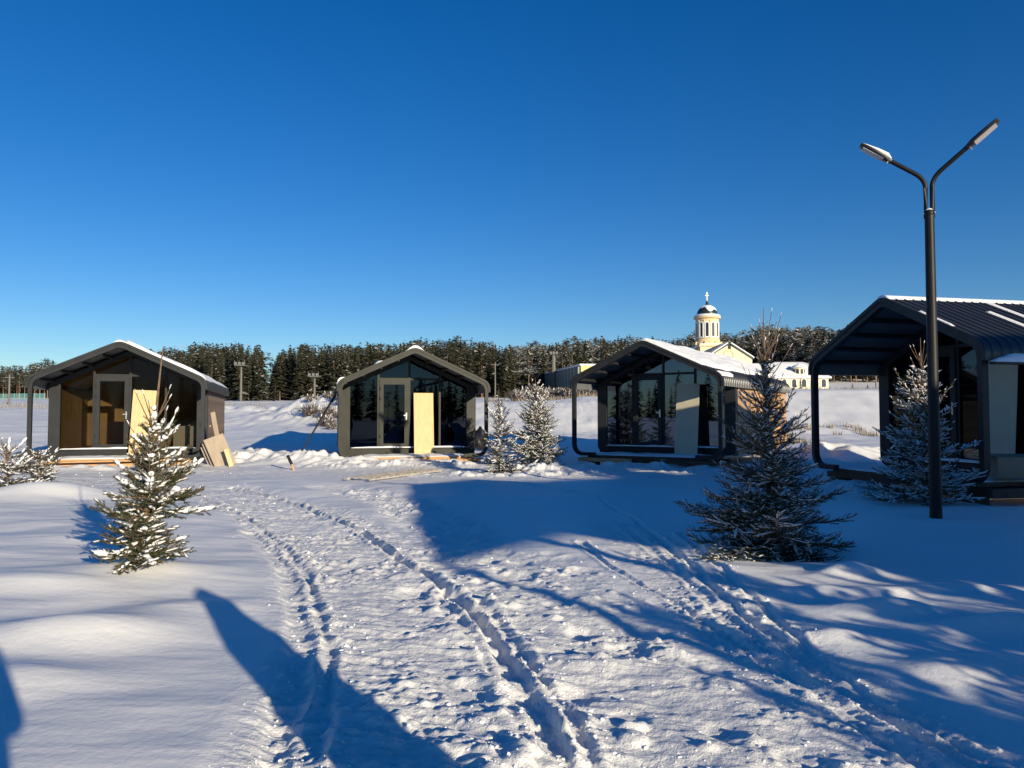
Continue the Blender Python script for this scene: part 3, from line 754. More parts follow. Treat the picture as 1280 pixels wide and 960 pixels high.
# black bag at the right corner of cabin 2
def blob(name, m, r, seed, parent=None, n=24, k=.25):
    v = []; f_ = []
    for a in range(n + 1):
        ph = math.pi * a / n
        for b in range(n):
            w = 2 * math.pi * b / n
            d = Vector((math.sin(ph) * math.cos(w), math.sin(ph) * math.sin(w), math.cos(ph)))
            s = 1 + k * float(fbm(np.array([d.x * 1.7 + d.z]), np.array([d.y * 1.7 - d.z * 1.3]), seed, 4)[0])
            v.append((d.x * r[0] * s, d.y * r[1] * s, d.z * r[2] * s))
    for a in range(n):
        for b in range(n):
            b2 = (b + 1) % n; f_.append([a * n + b, (a + 1) * n + b, (a + 1) * n + b2, a * n + b2])
    mb_ = MB(); mb_.v = v; mb_.f = f_
    return mb_.build(name, m, parent, smooth=True)
o = blob('rubbish_bag', mat('black_plastic', (.012, .012, .014), .35), (.20, .18, .36), 9); p = D(600, 561, 24.2); o.location = (p[0], p[1], p[2] + .32); tag(o, 'bulging black plastic bag at the right corner of the head-on olive cabin', 'bag')

# poles leaning on cabin 2
for k, (a, b, lab) in enumerate((((378, 563), (424, 485), 'lower black pole leaning on the left side of the olive cabin'), ((392, 540), (431, 476), 'second black pole lying close above the other on the left side of the olive cabin'))):
    p0 = D(a[0], a[1], 24.6); p1 = D(b[0], b[1], 25.3)
    o = MB().tube([p0, p1], .028 - .006 * k, 8).build('leaning_pole', BLACKP, None, smooth=True); tag(o, lab, 'pole')
p0 = D(369, 590, 22.3); p1 = D(364.5, 580, 22.2); p2 = D(359.5, 569.5, 22.1)
t = empty('snow_shovel', (p0[0], p0[1], p0[2])); tag(t, 'wooden handle with black grip sticking out of the snow between the two left cabins', 'shovel')
MB().tube([(0, 0, -.1), tuple(Vector(p1) - Vector(p0))], .032, 8).build('shaft', PINE, t); MB().tube([tuple(Vector(p1) - Vector(p0)), tuple(Vector(p2) - Vector(p0))], .045, 8).build('grip', BLACKP, t)
OLDW = mat('snow_dusted_old_wood', (.40, .36, .31), .9, var=.3, vscale=9)
# ladder of slats lying in the snow
a = Vector((*G(447, 604), 0)); b = Vector((*G(538, 590), 0)); a.z = gz(a.x, a.y) + .05; b.z = gz(b.x, b.y) + .05
dr = (b - a); Ln = dr.length; dr.normalize(); sdv = Vector((-dr.y, dr.x, 0)).normalized()
t = empty('wooden_ladder', tuple(a)); tag(t, 'weathered slatted wooden ladder half sunk in snow in front of the olive cabin', 'ladder')
for s in (-1, 1): MB().obox(dr * Ln / 2 + sdv * .33 * s, dr * Ln / 2, sdv * .025, Vector((0, 0, .02))).build('rail', OLDW, t)
for k in range(12): MB().obox(dr * (Ln * (k + .5) / 12) + Vector((0, 0, .028)), dr * .035, sdv * .36, Vector((0, 0, .012))).build('rung', OLDW, t)
# ------------------------------------------------------------------ near spruces
def needles(seg0, seg1, per_m, ln, w, rg, spread=.75, upbias=.15):
    d = seg1 - seg0; L = np.linalg.norm(d, axis=1); cnt = np.maximum(1, (L * per_m).astype(int))
    idx = np.repeat(np.arange(len(L)), cnt); n = len(idx)
    t = rg.random(n)[:, None]; base = seg0[idx] + d[idx] * t; ax = d[idx] / (L[idx][:, None] + 1e-9)
    rv = rg.normal(size=(n, 3)); rv -= (rv * ax).sum(1)[:, None] * ax; rv /= np.linalg.norm(rv, axis=1)[:, None] + 1e-9
    rv[:, 2] += upbias
    dr = ax * (.75) + rv * spread; dr /= np.linalg.norm(dr, axis=1)[:, None]
    sd = np.cross(dr, rg.normal(size=(n, 3))); sd /= np.linalg.norm(sd, axis=1)[:, None] + 1e-9
    l = (ln * (.7 + .6 * rg.random(n)))[:, None]
    a = base + sd * w / 2; b = base - sd * w / 2; c = base + dr * l
    V_ = np.stack([a, b, c], 1).reshape(-1, 3); T_ = np.arange(n * 3).reshape(-1, 3)
    return V_, T_
def tubes(seg0, seg1, r0, r1, k=4, flat=1.0, off=None):
    n = len(seg0); d = seg1 - seg0; L = np.linalg.norm(d, axis=1)[:, None] + 1e-9; ax = d / L
    up = np.tile(np.array([0, 0, 1.]), (n, 1)); s = np.cross(ax, up); bad = np.linalg.norm(s, axis=1) < .05
    s[bad] = [1, 0, 0]; s /= np.linalg.norm(s, axis=1)[:, None]; u = np.cross(s, ax)
    rings = []
    for (p, r) in ((seg0, r0), (seg1, r1)):
        for j in range(k):
            w = 2 * math.pi * j / k + math.pi / k
            rings.append(p + s * (r * math.cos(w))[:, None] + u * (r * flat * math.sin(w))[:, None])
    V_ = np.stack(rings, 1).reshape(-1, 3); b = np.arange(n)[:, None] * (2 * k)
    Q_ = [np.concatenate([b + j, b + (j + 1) % k, b + k + (j + 1) % k, b + k + j], 1) for j in range(k)]
    return V_, np.concatenate(Q_)
def blobs(seg0, seg1, r, rg, k=6, m=4):
    """lumpy spindle of snow along each segment"""
    n = len(seg0); d = seg1 - seg0; L = np.linalg.norm(d, axis=1)[:, None] + 1e-9; ax = d / L
    s = np.cross(ax, np.tile([0, 0, 1.], (n, 1))); bad = np.linalg.norm(s, axis=1) < .05; s[bad] = [1, 0, 0]
    s /= np.linalg.norm(s, axis=1)[:, None]; u = np.cross(s, ax); rings = []
    ts = [0, .18, .5, .82, 1.0]; pr = [.15, .75, 1.0, .8, .12]
    for (t, q) in zip(ts, pr):
        jr = .75 + .5 * rg.random(n); p = seg0 + d * t + np.array([0, 0, 1.]) * (r * .35)[:, None]
        for j in range(k):
            w = 2 * math.pi * j / k; jj = .85 + .3 * rg.random(n)
            rings.append(p + s * (r * q * jr * jj * math.cos(w))[:, None] + u * (r * q * jr * jj * .62 * math.sin(w))[:, None])
    M = len(ts); V_ = np.stack(rings, 1).reshape(-1, 3); b = np.arange(n)[:, None] * (M * k); Q_ = []
    for i in range(M - 1):
        for j in range(k):
            Q_.append(np.concatenate([b + i * k + j, b + i * k + (j + 1) % k, b + (i + 1) * k + (j + 1) % k, b + (i + 1) * k + j], 1))
    return V_, np.concatenate(Q_)

def spruce(name, loc, Ht, Rm, seed, label, group=None, crown=.72, whorl=.10, nb=6, snow_p=.5, snow_r=.013, dens=330, shoots=8,
           shoot_z=(.5, .75), shoot_l=(.3, .6), lean=(0, 0), asym=None, heavy=0.0, low=.03, power=.75, needle=.022, gapf=0.0, stem=.026, inner=6):
    rg = np.random.default_rng(seed); rd = random.Random(seed)
    seg = []   # (p0, p1, r0, r1, level)
    def trunk(z): 
        t = z / Ht; return np.array([lean[0] * t + .015 * math.sin(5 * t), lean[1] * t, z])
    zt = np.linspace(-.15, Ht, 26)
    for a, b in zip(zt[:-1], zt[1:]):
        ra = stem * max(0, 1 - a / Ht) ** .8 + .004; rb = stem * max(0, 1 - b / Ht) ** .8 + .004
        seg.append((trunk(a), trunk(b), ra, rb, 0))
    snowy = []
    def twig(p, dr, ln, lev):
        n = 3 if lev < 2 else 2; q = p.copy(); pts = [q.copy()]; d = dr.copy()
        for k in range(n):
            d = d + np.array([rd.gauss(0, .06), rd.gauss(0, .06), .05 + rd.gauss(0, .04)]); d /= np.linalg.norm(d)
            q = q + d * ln / n; pts.append(q.copy())
        for k in range(n): seg.append((pts[k], pts[k + 1], .0035, .0022, lev))
        if rd.random() < snow_p: snowy.append((pts[0] * .75 + pts[1] * .25, pts[-1] * .96 + pts[-2] * .04, snow_r * (.7 + .7 * rd.random()) * min(1.2, .5 + ln * 2.5)))
        if lev == 1 and ln > .13:
            k_ = int(ln / .07)
            for j in range(1, k_):
                t = j / k_; ii = min(int(t * n), n - 1); b = pts[ii] + (pts[ii + 1] - pts[ii]) * (t * n - ii)
                for s in (-1, 1):
                    ax = pts[ii + 1] - pts[ii]; ax /= np.linalg.norm(ax); sd = np.cross(ax, [0, 0, 1.]); sd /= np.linalg.norm(sd) + 1e-9
                    dd = ax * .62 + sd * s * .75 + np.array([0, 0, rd.gauss(.0, .22)]); dd /= np.linalg.norm(dd)
                    twig(b, dd, ln * .42 * (1 - t * .7) * (.7 + .5 * rd.random()), 2)
    z = low * Ht; k = 0
    zc = crown * Ht
    while z < zc:
        f = z / zc; rad = Rm * (1 - f) ** power + .10 * Rm
        for j in range(nb):
            ph = rd.random() * .6 + 2 * math.pi * j / nb + k * 1.7
            L_b = rad * rd.choice([1, 1, 1, .8, .65]) * (.78 + .42 * rd.random())
            if asym: L_b *= asym(ph, z / Ht)
            if rd.random() < gapf: continue
            if L_b < .05: continue
            e0 = R(3 + 40 * f + rd.gauss(0, 13)); dh = np.array([math.cos(ph), math.sin(ph), 0])
            base = trunk(max(.03, z + rd.uniform(-1.1, 1.1) * whorl)); n = 7; pts = []
            droop = .30 * (1 - f)
            for q in range(n + 1):
                t = q / n; pts.append(base + dh * L_b * t * math.cos(e0 * .6) + np.array([0, 0, 1.]) * L_b * (math.tan(e0) * t * .8 - droop * t * t + .26 * t ** 3)
                                      + np.cross(dh, [0, 0, 1.]) * L_b * .05 * math.sin(3 * t + ph))
            for q in range(n): seg.append((pts[q], pts[q + 1], .010 * (1 - q / n) + .003, .010 * (1 - (q + 1) / n) + .003, 1))
            hv = rd.random() < heavy
            if rd.random() < snow_p or hv:
                for q in range(1, n):
                    if rd.random() < .7: snowy.append((pts[q], pts[min(n, q + rd.choice([1, 2]))], snow_r * (1.0 + .8 * rd.random()) * (1.7 if hv else 1)))
            ns = max(3, int(L_b / .065))
            for q in range(1, ns + 1):
                t = .14 + .84 * q / (ns + .5); ii = min(int(t * n), n - 1); b = pts[ii] + (pts[ii + 1] - pts[ii]) * (t * n - ii)
                ax = pts[ii + 1] - pts[ii]; ax /= np.linalg.norm(ax); sd = np.cross(ax, [0, 0, 1.]); sd /= np.linalg.norm(sd) + 1e-9
                for s in (-1, 1):
                    lt = (.42 * L_b * (1 - t) ** .8 + .05) * (.7 + .5 * rd.random())
                    dd = ax * .66 + sd * s * .72 + np.array([0, 0, rd.gauss(.03, .26)]); dd /= np.linalg.norm(dd); twig(b, dd, lt, 1)
        # short inner growth that hides the stem
        for j in range(inner):
            ph = rd.random() * 6.28; L_b = max(.07, rad * rd.uniform(.25, .5)); e = R(rd.uniform(0, 50)); dd = np.array([math.cos(ph) * math.cos(e), math.sin(ph) * math.cos(e), math.sin(e)])
            twig(trunk(z + rd.uniform(-.5, .5) * whorl), dd, L_b, 1)
        z += whorl * (.8 + .4 * rd.random()); k += 1
    # upright young shoots above the crown
    for j in range(shoots):
        zz = Ht * rd.uniform(*shoot_z); ph = rd.random() * 6.28; e = R(rd.uniform(48, 70)); L_b = rd.uniform(*shoot_l)
        d = np.array([math.cos(ph) * math.cos(e), math.sin(ph) * math.cos(e), math.sin(e)]); p = trunk(zz); n = 4
        pts = [p]
        for q in range(n):
            d = d + np.array([0, 0, .06]); d /= np.linalg.norm(d); pts.append(pts[-1] + d * L_b / n)
        for q in range(n): seg.append((pts[q], pts[q + 1], .007 - .001 * q, .006 - .001 * q, 3))
        snowy.append((pts[-1] - d * .05, pts[-1] + d * .005, snow_r * .45))
    A = np.array([s[0] for s in seg]); B = np.array([s[1] for s in seg]); r0 = np.array([s[2] for s in seg]); r1 = np.array([s[3] for s in seg]); lv = np.array([s[4] for s in seg])
    t = empty(name, loc); tag(t, label, 'spruce', group)
    w = lv == 0; V_, Q_ = tubes(A[w], B[w], r0[w], r1[w], 8); obj_np('trunk', mesh_np('trunk', V_, Q=Q_, mats=[BARK], smooth=True), t)
    w = (lv == 1) | (lv == 3); V_, Q_ = tubes(A[w], B[w], r0[w], r1[w], 4); obj_np('branches', mesh_np('branches', V_, Q=Q_, mats=[BARK]), t)
    w = (lv == 1) | (lv == 2); V1, T1 = needles(A[w], B[w], dens, needle, .0042, rg)
    w = (lv == 3); V2, T2 = needles(A[w], B[w], dens * .45, needle * .6, .0042, rg, .5)
    tz = (A[:, 2] > zc * .75) & (lv == 0); V3, T3 = needles(A[tz], B[tz], 260, needle * .6, .004, rg, .5)
    Vn = np.concatenate([V1, V2, V3]); Tn = np.concatenate([T1, T2 + len(V1), T3 + len(V1) + len(V2)])
    obj_np('foliage', mesh_np('foliage', Vn, T=Tn, mats=[NEEDLE]), t)
    if snowy:
        a = np.array([s[0] for s in snowy]); b = np.array([s[1] for s in snowy]); r = np.array([s[2] for s in snowy])
        a[:, 2] += .006; b[:, 2] += .006
        V_, Q_ = blobs(a, b, r, rg); obj_np('snow_cover', mesh_np('snow_cover', V_, Q=Q_, mats=[SNOW2], smooth=True), t)
    print(name, 'needles', len(Tn), 'snow', len(snowy))
    return t
def at_px(px, py, dz=0):
    x, y = G(px, py); z = gz(x, y)
    for _ in range(3): x, y = G(px, py, z); z = gz(x, y)
    return (x, y, z + dz)

# sunlit tree left: heavy snow on the right side
def asA(ph, f):
    c = math.cos(ph)
    s = 1.0
    if c > .2: s = .55 + .45 * (f < .10) + .55 * (f > .16) * (f < .30) * 0 + .75 * (f > .24)
    else: s = 1.0 if f > .12 else .75
    return s * 1.0
spruce('young_spruce', at_px(172, 712, -.04), 2.10, .52, 19, 'sunlit young spruce with snow clumps and long bare top before the leftmost cabin', crown=.60, whorl=.056, nb=7, inner=11,
       snow_p=.22, snow_r=.015, heavy=.30, gapf=.22, shoots=8, shoot_z=(.48, .72), shoot_l=(.25, .45), asym=asA, power=.70, lean=(.22, 0), low=.02, dens=560)
spruce('young_spruce', at_px(960, 694, -.04), 2.98, 1.04, 23, 'large dense spruce in blue shade, foot just beyond the wavy drifts, tallest of all', crown=.74, whorl=.095, nb=7, inner=9,
       snow_p=.36, snow_r=.0105, gapf=.10, shoots=34, shoot_z=(.48, .84), shoot_l=(.3, .7), power=1.08, dens=330, low=.03, needle=.021)
spruce('young_spruce', at_px(1156, 630, -.04), 2.9, 1.0, 31, 'shaded snowy spruce partly behind the street lamp post', crown=.82, whorl=.12, nb=6,
       snow_p=.5, snow_r=.014, gapf=.12, shoots=12, shoot_z=(.6, .85), shoot_l=(.3, .55), power=.75, dens=230, needle=.026, asym=lambda ph, f: .62 if math.sin(ph) < -.45 else 1.0)
spruce('young_spruce', at_px(624, 590, -.04), 2.35, .66, 43, 'slender snow covered spruce with a thin spire, beside the bag at the olive cabin', crown=.80, whorl=.12, nb=6,
       snow_p=.36, snow_r=.018, gapf=.08, shoots=5, power=.65, dens=240, needle=.03)
spruce('young_spruce', at_px(670, 584, -.04), 2.75, .98, 47, 'bushier snow covered spruce standing just right of the slender one', crown=.90, whorl=.12, nb=7,
       snow_p=.38, snow_r=.019, gapf=.06, shoots=5, power=.7, dens=220, needle=.03)
for (px, py, h, r_, sd_, lab) in ((8, 614, .95, .70, 53, 'low snow laden spruce cut off by the left edge of the view'), (48, 608, .85, .62, 57, 'low snow laden spruce just right of the one at the left edge')):
    spruce('small_spruce', at_px(px, py, -.05), h, r_, sd_, lab, crown=.85, whorl=.10, nb=6, snow_p=.32, snow_r=.017, heavy=.15, gapf=.1, shoots=3, shoot_l=(.15, .3), power=.6, dens=240, needle=.026)

# ------------------------------------------------------------------ street lamp
bp_ = D(1170, 645, 11.5); lz = bp_[2]
lamp = empty('street_lamp', (bp_[0], bp_[1], lz)); tag(lamp, 'tall black street lamp with two angled arms and snow on its left head', 'street lamp')
ztop = CAMH + (4.86 - CAMH) * 11.5 / 12.2 - lz
MB().tube([(0, 0, -.2), (0, 0, 1.6), (0, 0, 1.62), (0, 0, ztop)], [.088, .080, .078, .066], 20).build('pole', BLACKP, lamp, smooth=True)
MB().lathe([(.070, -.06), (.074, -.05), (.074, .0), (.066, .01)], (0, 0, ztop), 20).build('collar', BLACKP, lamp, smooth=True)
for (x_, y_) in ((.08, 0), (-.08, 0), (.03, -.075)): MB().tube([(x_ * .8, y_ * .8, ztop - .03), (x_ * 1.25, y_ * 1.25, ztop - .03)], .01, 6).build('bolt', mat('galvanised_bolt', (.5, .5, .5), .4, .8), lamp)
MB().lathe([(.05, .0), (.066, .012), (.05, .03), (.012, .05)], (0, 0, ztop + .006), 14).build('snow_cap', SNOW2, lamp, smooth=True)
LS = 11.5 / 12.2; CV = Vector((0, 0, CAMH)); ends = {-1: CV + (Vector((5.72, 12.46, 6.03)) - CV) * LS, 1: CV + (Vector((7.42, 11.55, 6.10)) - CV) * LS}
HEADM = mat('lamp_head_housing', (.015, .015, .016), .45); LENS = mat('lamp_lens', (.42, .40, .40), .25, var=.08, vscale=30)
for s in (-1, 1):
    e = ends[s] - Vector((bp_[0], bp_[1], lz)); h = Vector((e.x, e.y, 0)); hl = h.length; h.normalize(); st_ = h * .045
    bend = Vector((st_.x, st_.y, ztop + .50)); sl = (e - bend).normalized(); heads = e - sl * .52
    pts = [Vector((st_.x, st_.y, ztop - .1)), Vector((st_.x, st_.y, ztop + .36))]
    for k in range(1, 8):
        t_ = k / 8; A_ = Vector((st_.x, st_.y, ztop + .36)); C_ = bend + sl * .18
        pts.append(A_ * (1 - t_) ** 2 + bend * 2 * t_ * (1 - t_) + C_ * t_ * t_)
    pts += [bend + sl * .18, heads + sl * .06]
    MB().tube(pts, .034, 12).build('arm', BLACKP, lamp, smooth=True)
    sdv = Vector((-h.y, h.x, 0)); nn = sdv.cross(sl); nn = nn if nn.z > 0 else -nn
    # head: tapered housing
    secs = [(.0, .038, .032), (.05, .052, .036), (.12, .105, .036), (.45, .105, .024), (.52, .085, .016)]
    v = []; n_ = 12
    for (d_, hw, hh) in secs:
        c0 = heads + sl * d_ 
        for k in range(n_):
            w_ = 2 * math.pi * k / n_; cx_ = math.copysign(abs(math.cos(w_)) ** .5, math.cos(w_)); cz_ = math.copysign(abs(math.sin(w_)) ** .6, math.sin(w_))
            v.append(tuple(c0 + sdv * hw * cx_ + nn * hh * cz_))
    mb_ = MB(); mb_.v = v
    for i_ in range(len(secs) - 1):
        for k in range(n_): k2 = (k + 1) % n_; mb_.f.append([i_ * n_ + k, i_ * n_ + k2, (i_ + 1) * n_ + k2, (i_ + 1) * n_ + k])
    mb_.f.append(list(range(n_))); mb_.f.append([(len(secs) - 1) * n_ + k for k in range(n_)][::-1])
    hd = mb_.build('lamp_head', HEADM, lamp, smooth=True)
    MB().obox(heads + sl * .29 - nn * .034, sl * .17, sdv * .082, nn * .006).build('lens', LENS, hd)
    for k in (-1, 1): MB().tube([heads + sl * .04 + sdv * .03 * k - nn * .02, heads + sl * .04 + sdv * .03 * k - nn * .07], .008, 6).build('screw', mat('galvanised_bolt', (.5, .5, .5)), hd)
    if s == -1:
        v = []; n_ = 12; secs = [(.02, .05, .02), (.10, .09, .065), (.26, .10, .055), (.42, .09, .028), (.50, .07, .008)]
        for (d_, hw, hh) in secs:
            c0 = heads + sl * d_ + nn * .024
            for k in range(n_):
                w_ = 2 * math.pi * k / n_; v.append(tuple(c0 + sdv * hw * math.cos(w_) + nn * hh * max(-.25, math.sin(w_))))
        mb_ = MB(); mb_.v = v
        for i_ in range(len(secs) - 1):
            for k in range(n_): k2 = (k + 1) % n_; mb_.f.append([i_ * n_ + k, i_ * n_ + k2, (i_ + 1) * n_ + k2, (i_ + 1) * n_ + k])
        mb_.f.append(list(range(n_))); mb_.f.append([(len(secs) - 1) * n_ + k for k in range(n_)][::-1])
        mb_.build('head_snow', SNOW2, hd, smooth=True)

# ------------------------------------------------------------------ church and far buildings
YEL = mat('yellow_stucco', (.74, .57, .32), .85, var=.06, vscale=.4); CREAM = mat('cream_stucco', (.80, .70, .47), .85, var=.05, vscale=.4)
WHT = mat('white_trim', (.80, .78, .72), .8); DOMEM = mat('dark_dome_sheet', (.035, .05, .045), .35, .4); WIND = mat('dark_far_window', (.03, .035, .045), .2)
GOLD = mat('gilded_cross', (.75, .62, .35), .3, .8)
chd = 230.0
cxx, _, _ = D(885, 500, chd); pz = lambda py: CAMH + (HZ - py) / F * chd
ch = empty('church', (cxx, chd, 0)); tag(ch, 'yellow church with arcaded drum and dark snow capped dome behind the shaded cabin', 'church')
ppm = F / chd
def arch_win(w, h, y0, y1, x=0, z=0, n=8):
    pts = [(x - w / 2, z), (x + w / 2, z), (x + w / 2, z + h - w / 2)]
    pts += [(x + w / 2 * math.cos(a), z + h - w / 2 + w / 2 * math.sin(a)) for a in [math.pi * k / n for k in range(1, n)]] + [(x - w / 2, z + h - w / 2)]
    return pts
dr_ = 3.3
zb, zt_ = pz(424), pz(398)
MB().lathe([(dr_ + .9, pz(431)), (dr_ + .9, pz(429.5)), (dr_ + .45, pz(428)), (dr_ + .25, zb), (dr_ - .12, zb + .1), (dr_ - .12, zt_ - 1.0), (dr_ + .1, zt_ - .6), (dr_ + .1, zt_ - .3)], n=48).build('drum', YEL, ch, smooth=True)
MB().lathe([(dr_ + .1, 0), (dr_ + .65, .25), (dr_ + .7, .75), (dr_ + .2, .9)], (0, 0, zt_ - .3), 48).build('cornice', YEL, ch, smooth=True)
MB().lathe([(dr_ + .5, 0), (dr_ + .55, .25), (dr_ + .1, .6), (dr_ - .3, .7)], (0, 0, zt_ + .55), 48).build('cornice_snow', SNOW2, ch, smooth=True)
NW = 12
for k in range(NW):
    w_ = 2 * math.pi * (k + .5) / NW
    f_ = MB().plate([arch_win(1.45, 5.0, 0, 0, 0, 0), arch_win(.85, 4.1, 0, 0, 0, .45)], -.24, .0).build('window', WHT, ch)
    f_.location = (math.cos(w_) * dr_ * .985, math.sin(w_) * dr_ * .985, zb + .2); f_.rotation_euler = (0, 0, w_ + R(90))
    MB().plate([arch_win(.85, 4.1, 0, 0, 0, .45)], -.05, .02).build('pane', WIND, f_)
    w2 = 2 * math.pi * k / NW
    MB().tube([(math.cos(w2) * dr_ * 1.0, math.sin(w2) * dr_ * 1.0, zb), (math.cos(w2) * dr_ * 1.0, math.sin(w2) * dr_ * 1.0, zt_ - .5)], .16, 6).build('column', CREAM, ch)
dz0 = zt_ + 1.1; dome = []
for k in range(11):
    a = k / 10 * R(84); dome.append((3.05 * math.cos(a), 2.75 * math.sin(a) * 1.05))
dm_ = MB().lathe([(3.1, -.3)] + dome, (0, 0, dz0), 48).build('dome', DOMEM, ch, smooth=True)
def dome_cap():
    V_ = []; nr_, na = 14, 48
    for i_ in range(nr_):
        for k in range(na):
            w_ = 2 * math.pi * k / na; lim = R(34 + 14 * math.sin(w_ * 2 + .6) + 10 * math.sin(w_ * 5))
            a = R(88) - (R(88) - lim) * i_ / (nr_ - 1); th_ = .16 * (1 - (i_ / (nr_ - 1)) ** 4)
            V_.append(((3.05 + th_) * math.cos(a) * math.cos(w_), (3.05 + th_) * math.cos(a) * math.sin(w_), (2.89 + th_) * math.sin(a)))
    m_ = MB(); m_.v = V_
    for i_ in range(nr_ - 1):
        for k in range(na): k2 = (k + 1) % na; m_.f.append([i_ * na + k, i_ * na + k2, (i_ + 1) * na + k2, (i_ + 1) * na + k])
    return m_
dome_cap().build('dome_snow', SNOW2, dm_, smooth=True, loc=(0, 0, dz0))
zt2 = dz0 + 2.8
MB().lathe([(.75, 0), (.5, .35), (.35, .9), (.30, 1.0), (.35, 1.2), (.2, 1.5)], (0, 0, zt2), 16).build('finial', DOMEM, ch, smooth=True)
c_ = MB().box(-.10, .10, -.1, .1, zt2 + 1.4, zt2 + 4.2); c_.box(-.55, .55, -.08, .08, zt2 + 3.0, zt2 + 3.2); c_.box(-.3, .3, -.08, .08, zt2 + 3.6, zt2 + 3.75); c_.build('cross', GOLD, ch)
bw = 4.35; zc0 = pz(431); zcb = pz(447)
MB().box(-bw * .9 + .7, bw + .3, -bw, bw, zcb - 6, zc0 - .9).build('tower_block', CREAM, ch)
MB().box(-bw * .9 + .35, bw + .65, -bw - .35, bw + .35, zc0 - .897, zc0 - .3).build('block_cornice', YEL, ch)
MB().box(-bw * .9 + .5, bw + .5, -bw - .2, bw + .2, zc0 - .297, zc0 + .02).build('block_snow', SNOW2, ch, bevel=.1)
for a in range(8):
    w_ = 2 * math.pi * a / 8 + .39; MB().lathe([(.65, 0), (.6, .5), (.35, .9), (.05, 1.1)], (math.cos(w_) * 4.0, math.sin(w_) * 4.0, zc0 - .25), 10).build('kokoshnik', YEL, ch, smooth=True)
# front arm with pediment, slightly turned to the right
gx = (899 - 885) / ppm; za = pz(433.5); ze = pz(451); hw = 27 / ppm
arm = empty('nave_arm', (gx, -bw - 6, 0), R(10)); arm.parent = ch
arm2 = MB().plate([[(-hw, ze - 9), (hw, ze - 9), (hw, ze), (0, za - .3), (-hw, ze)]], 0, 8).build('gable_wall', CREAM, ch, loc=(gx, -bw - 7, 0))
bpy.data.objects.remove(arm)
for s in (-1, 1):
    tx = Vector((s * hw, 0, -(za - ze))).normalized(); nn = Vector((-tx.z * s, 0, tx.x * s)); c0 = Vector((gx + s * hw / 2, -bw - 3.2, (za + ze) / 2 + .1)); ln_ = math.hypot(hw, za - ze) / 2 + .5
    MB().obox(c0 + nn * .0, tx * ln_, Vector((0, 4.3, 0)), nn * .16).build('roof', DOMEM, ch)
    MB().obox(c0 + nn * .31, tx * (ln_ - .1), Vector((0, 4.2, 0)), nn * .148).build('roof_snow', SNOW2, ch)
MB().plate([arch_win(.9, 1.8, 0, 0, gx, pz(441.5))], -bw - 7.06, -bw - 6.98).build('window', WIND, ch)
MB().plate([arch_win(3.0, 2.6, 0, 0, gx - .2, pz(451)), arch_win(2.3, 2.0, 0, 0, gx - .2, pz(451) + .01)], -bw - 7.12, -bw - 6.98).build('window_arch', YEL, ch)
# west arm roof seen as a white slope on the left
MB().obox((-5.6, 1.5, pz(439)), Vector((3.0, 0, 2.15)), Vector((0, 4, 0)), Vector((-.12, 0, .2))).build('roof_snow', SNOW2, ch)
MB().box(-8.3, -2.5, -2.4, 5.4, pz(462), pz(448)).build('side_wall', CREAM, ch)

def hip_house(name, px0, px1, dep, yb, ye, yr, depth, label, inset=.18, m=CREAM, wins=8, rz=0.0, n2=1.6):
    x0 = (px0 - 640) / F * dep; x1 = (px1 - 640) / F * dep; q = lambda py: CAMH + (HZ - py) / F * dep
    t = empty(name, ((x0 + x1) / 2, dep, 0), rz); tag(t, label, 'building'); w = (x1 - x0) / 2
    MB().box(-w, w, 0, depth, q(yb) - 1.5, q(ye)).build('wall', m, t)
    ins = w * inset * 2; e = .6; v = [(-w - e, -e, q(ye)), (w + e, -e, q(ye)), (w + e, depth + e, q(ye)), (-w - e, depth + e, q(ye)), (-w + ins, depth / 2, q(yr)), (w - ins, depth / 2, q(yr))]
    lo = [(a, b, c - .35) for a, b, c in v[:4]]
    b_ = MB(); b_.v = v + lo; b_.f = [[0, 1, 5, 4], [2, 3, 4, 5], [1, 2, 5], [3, 0, 4], [0, 6, 7, 1], [1, 7, 8, 2], [2, 8, 9, 3], [3, 9, 6, 0], [9, 8, 7, 6]]
    b_.build('snowy_roof', SNOW2, t, bevel=.08)
    for k in range(wins):
        xx = -w + (k + .5) * 2 * w / wins
        f_ = MB().plate([arch_win(1.5, n2 * 1.45, 0, 0, xx, q(yb) + .8), arch_win(1.05, n2 * 1.2, 0, 0, xx, q(yb) + 1.0)], -.12, -.002).build('window', WHT, t)
        MB().plate([arch_win(1.05, n2 * 1.2, 0, 0, xx, q(yb) + 1.0)], -.05, -.004).build('pane', WIND, f_)
    return t, q
hh, q = hip_house('long_house', 925, 1036, 185, 489, 471, 452, 12, 'long low cream house under a snowy roof, right of the church', wins=9)
hip_house('back_house', 965, 1022, 215, 470, 458, 451, 9, 'second house with snowy roof rising just behind the long cream one', wins=3)
tx_ = (1005 - 640) / F * 184; tu = empty('small_turret', (tx_, 187, 0)); tag(tu, 'small round turret with a cap on the right end of the long cream house', 'turret')
MB().lathe([(1.3, q(470)), (1.3, q(459))], n=16).build('wall', CREAM, tu, smooth=True); MB().lathe([(1.8, q(459)), (1.6, q(457)), (.5, q(454.5)), (.1, q(453))], n=16).build('roof', SNOW2, tu, smooth=True)
for k in range(8): 
    f_ = MB().box(-.3, .3, -.06, .04, q(467), q(461)).build('window', WIND, tu); w_ = 2 * math.pi * k / 8 + .2; f_.location = (1.29 * math.cos(w_), 1.29 * math.sin(w_), 0); f_.rotation_euler = (0, 0, w_ + R(90))
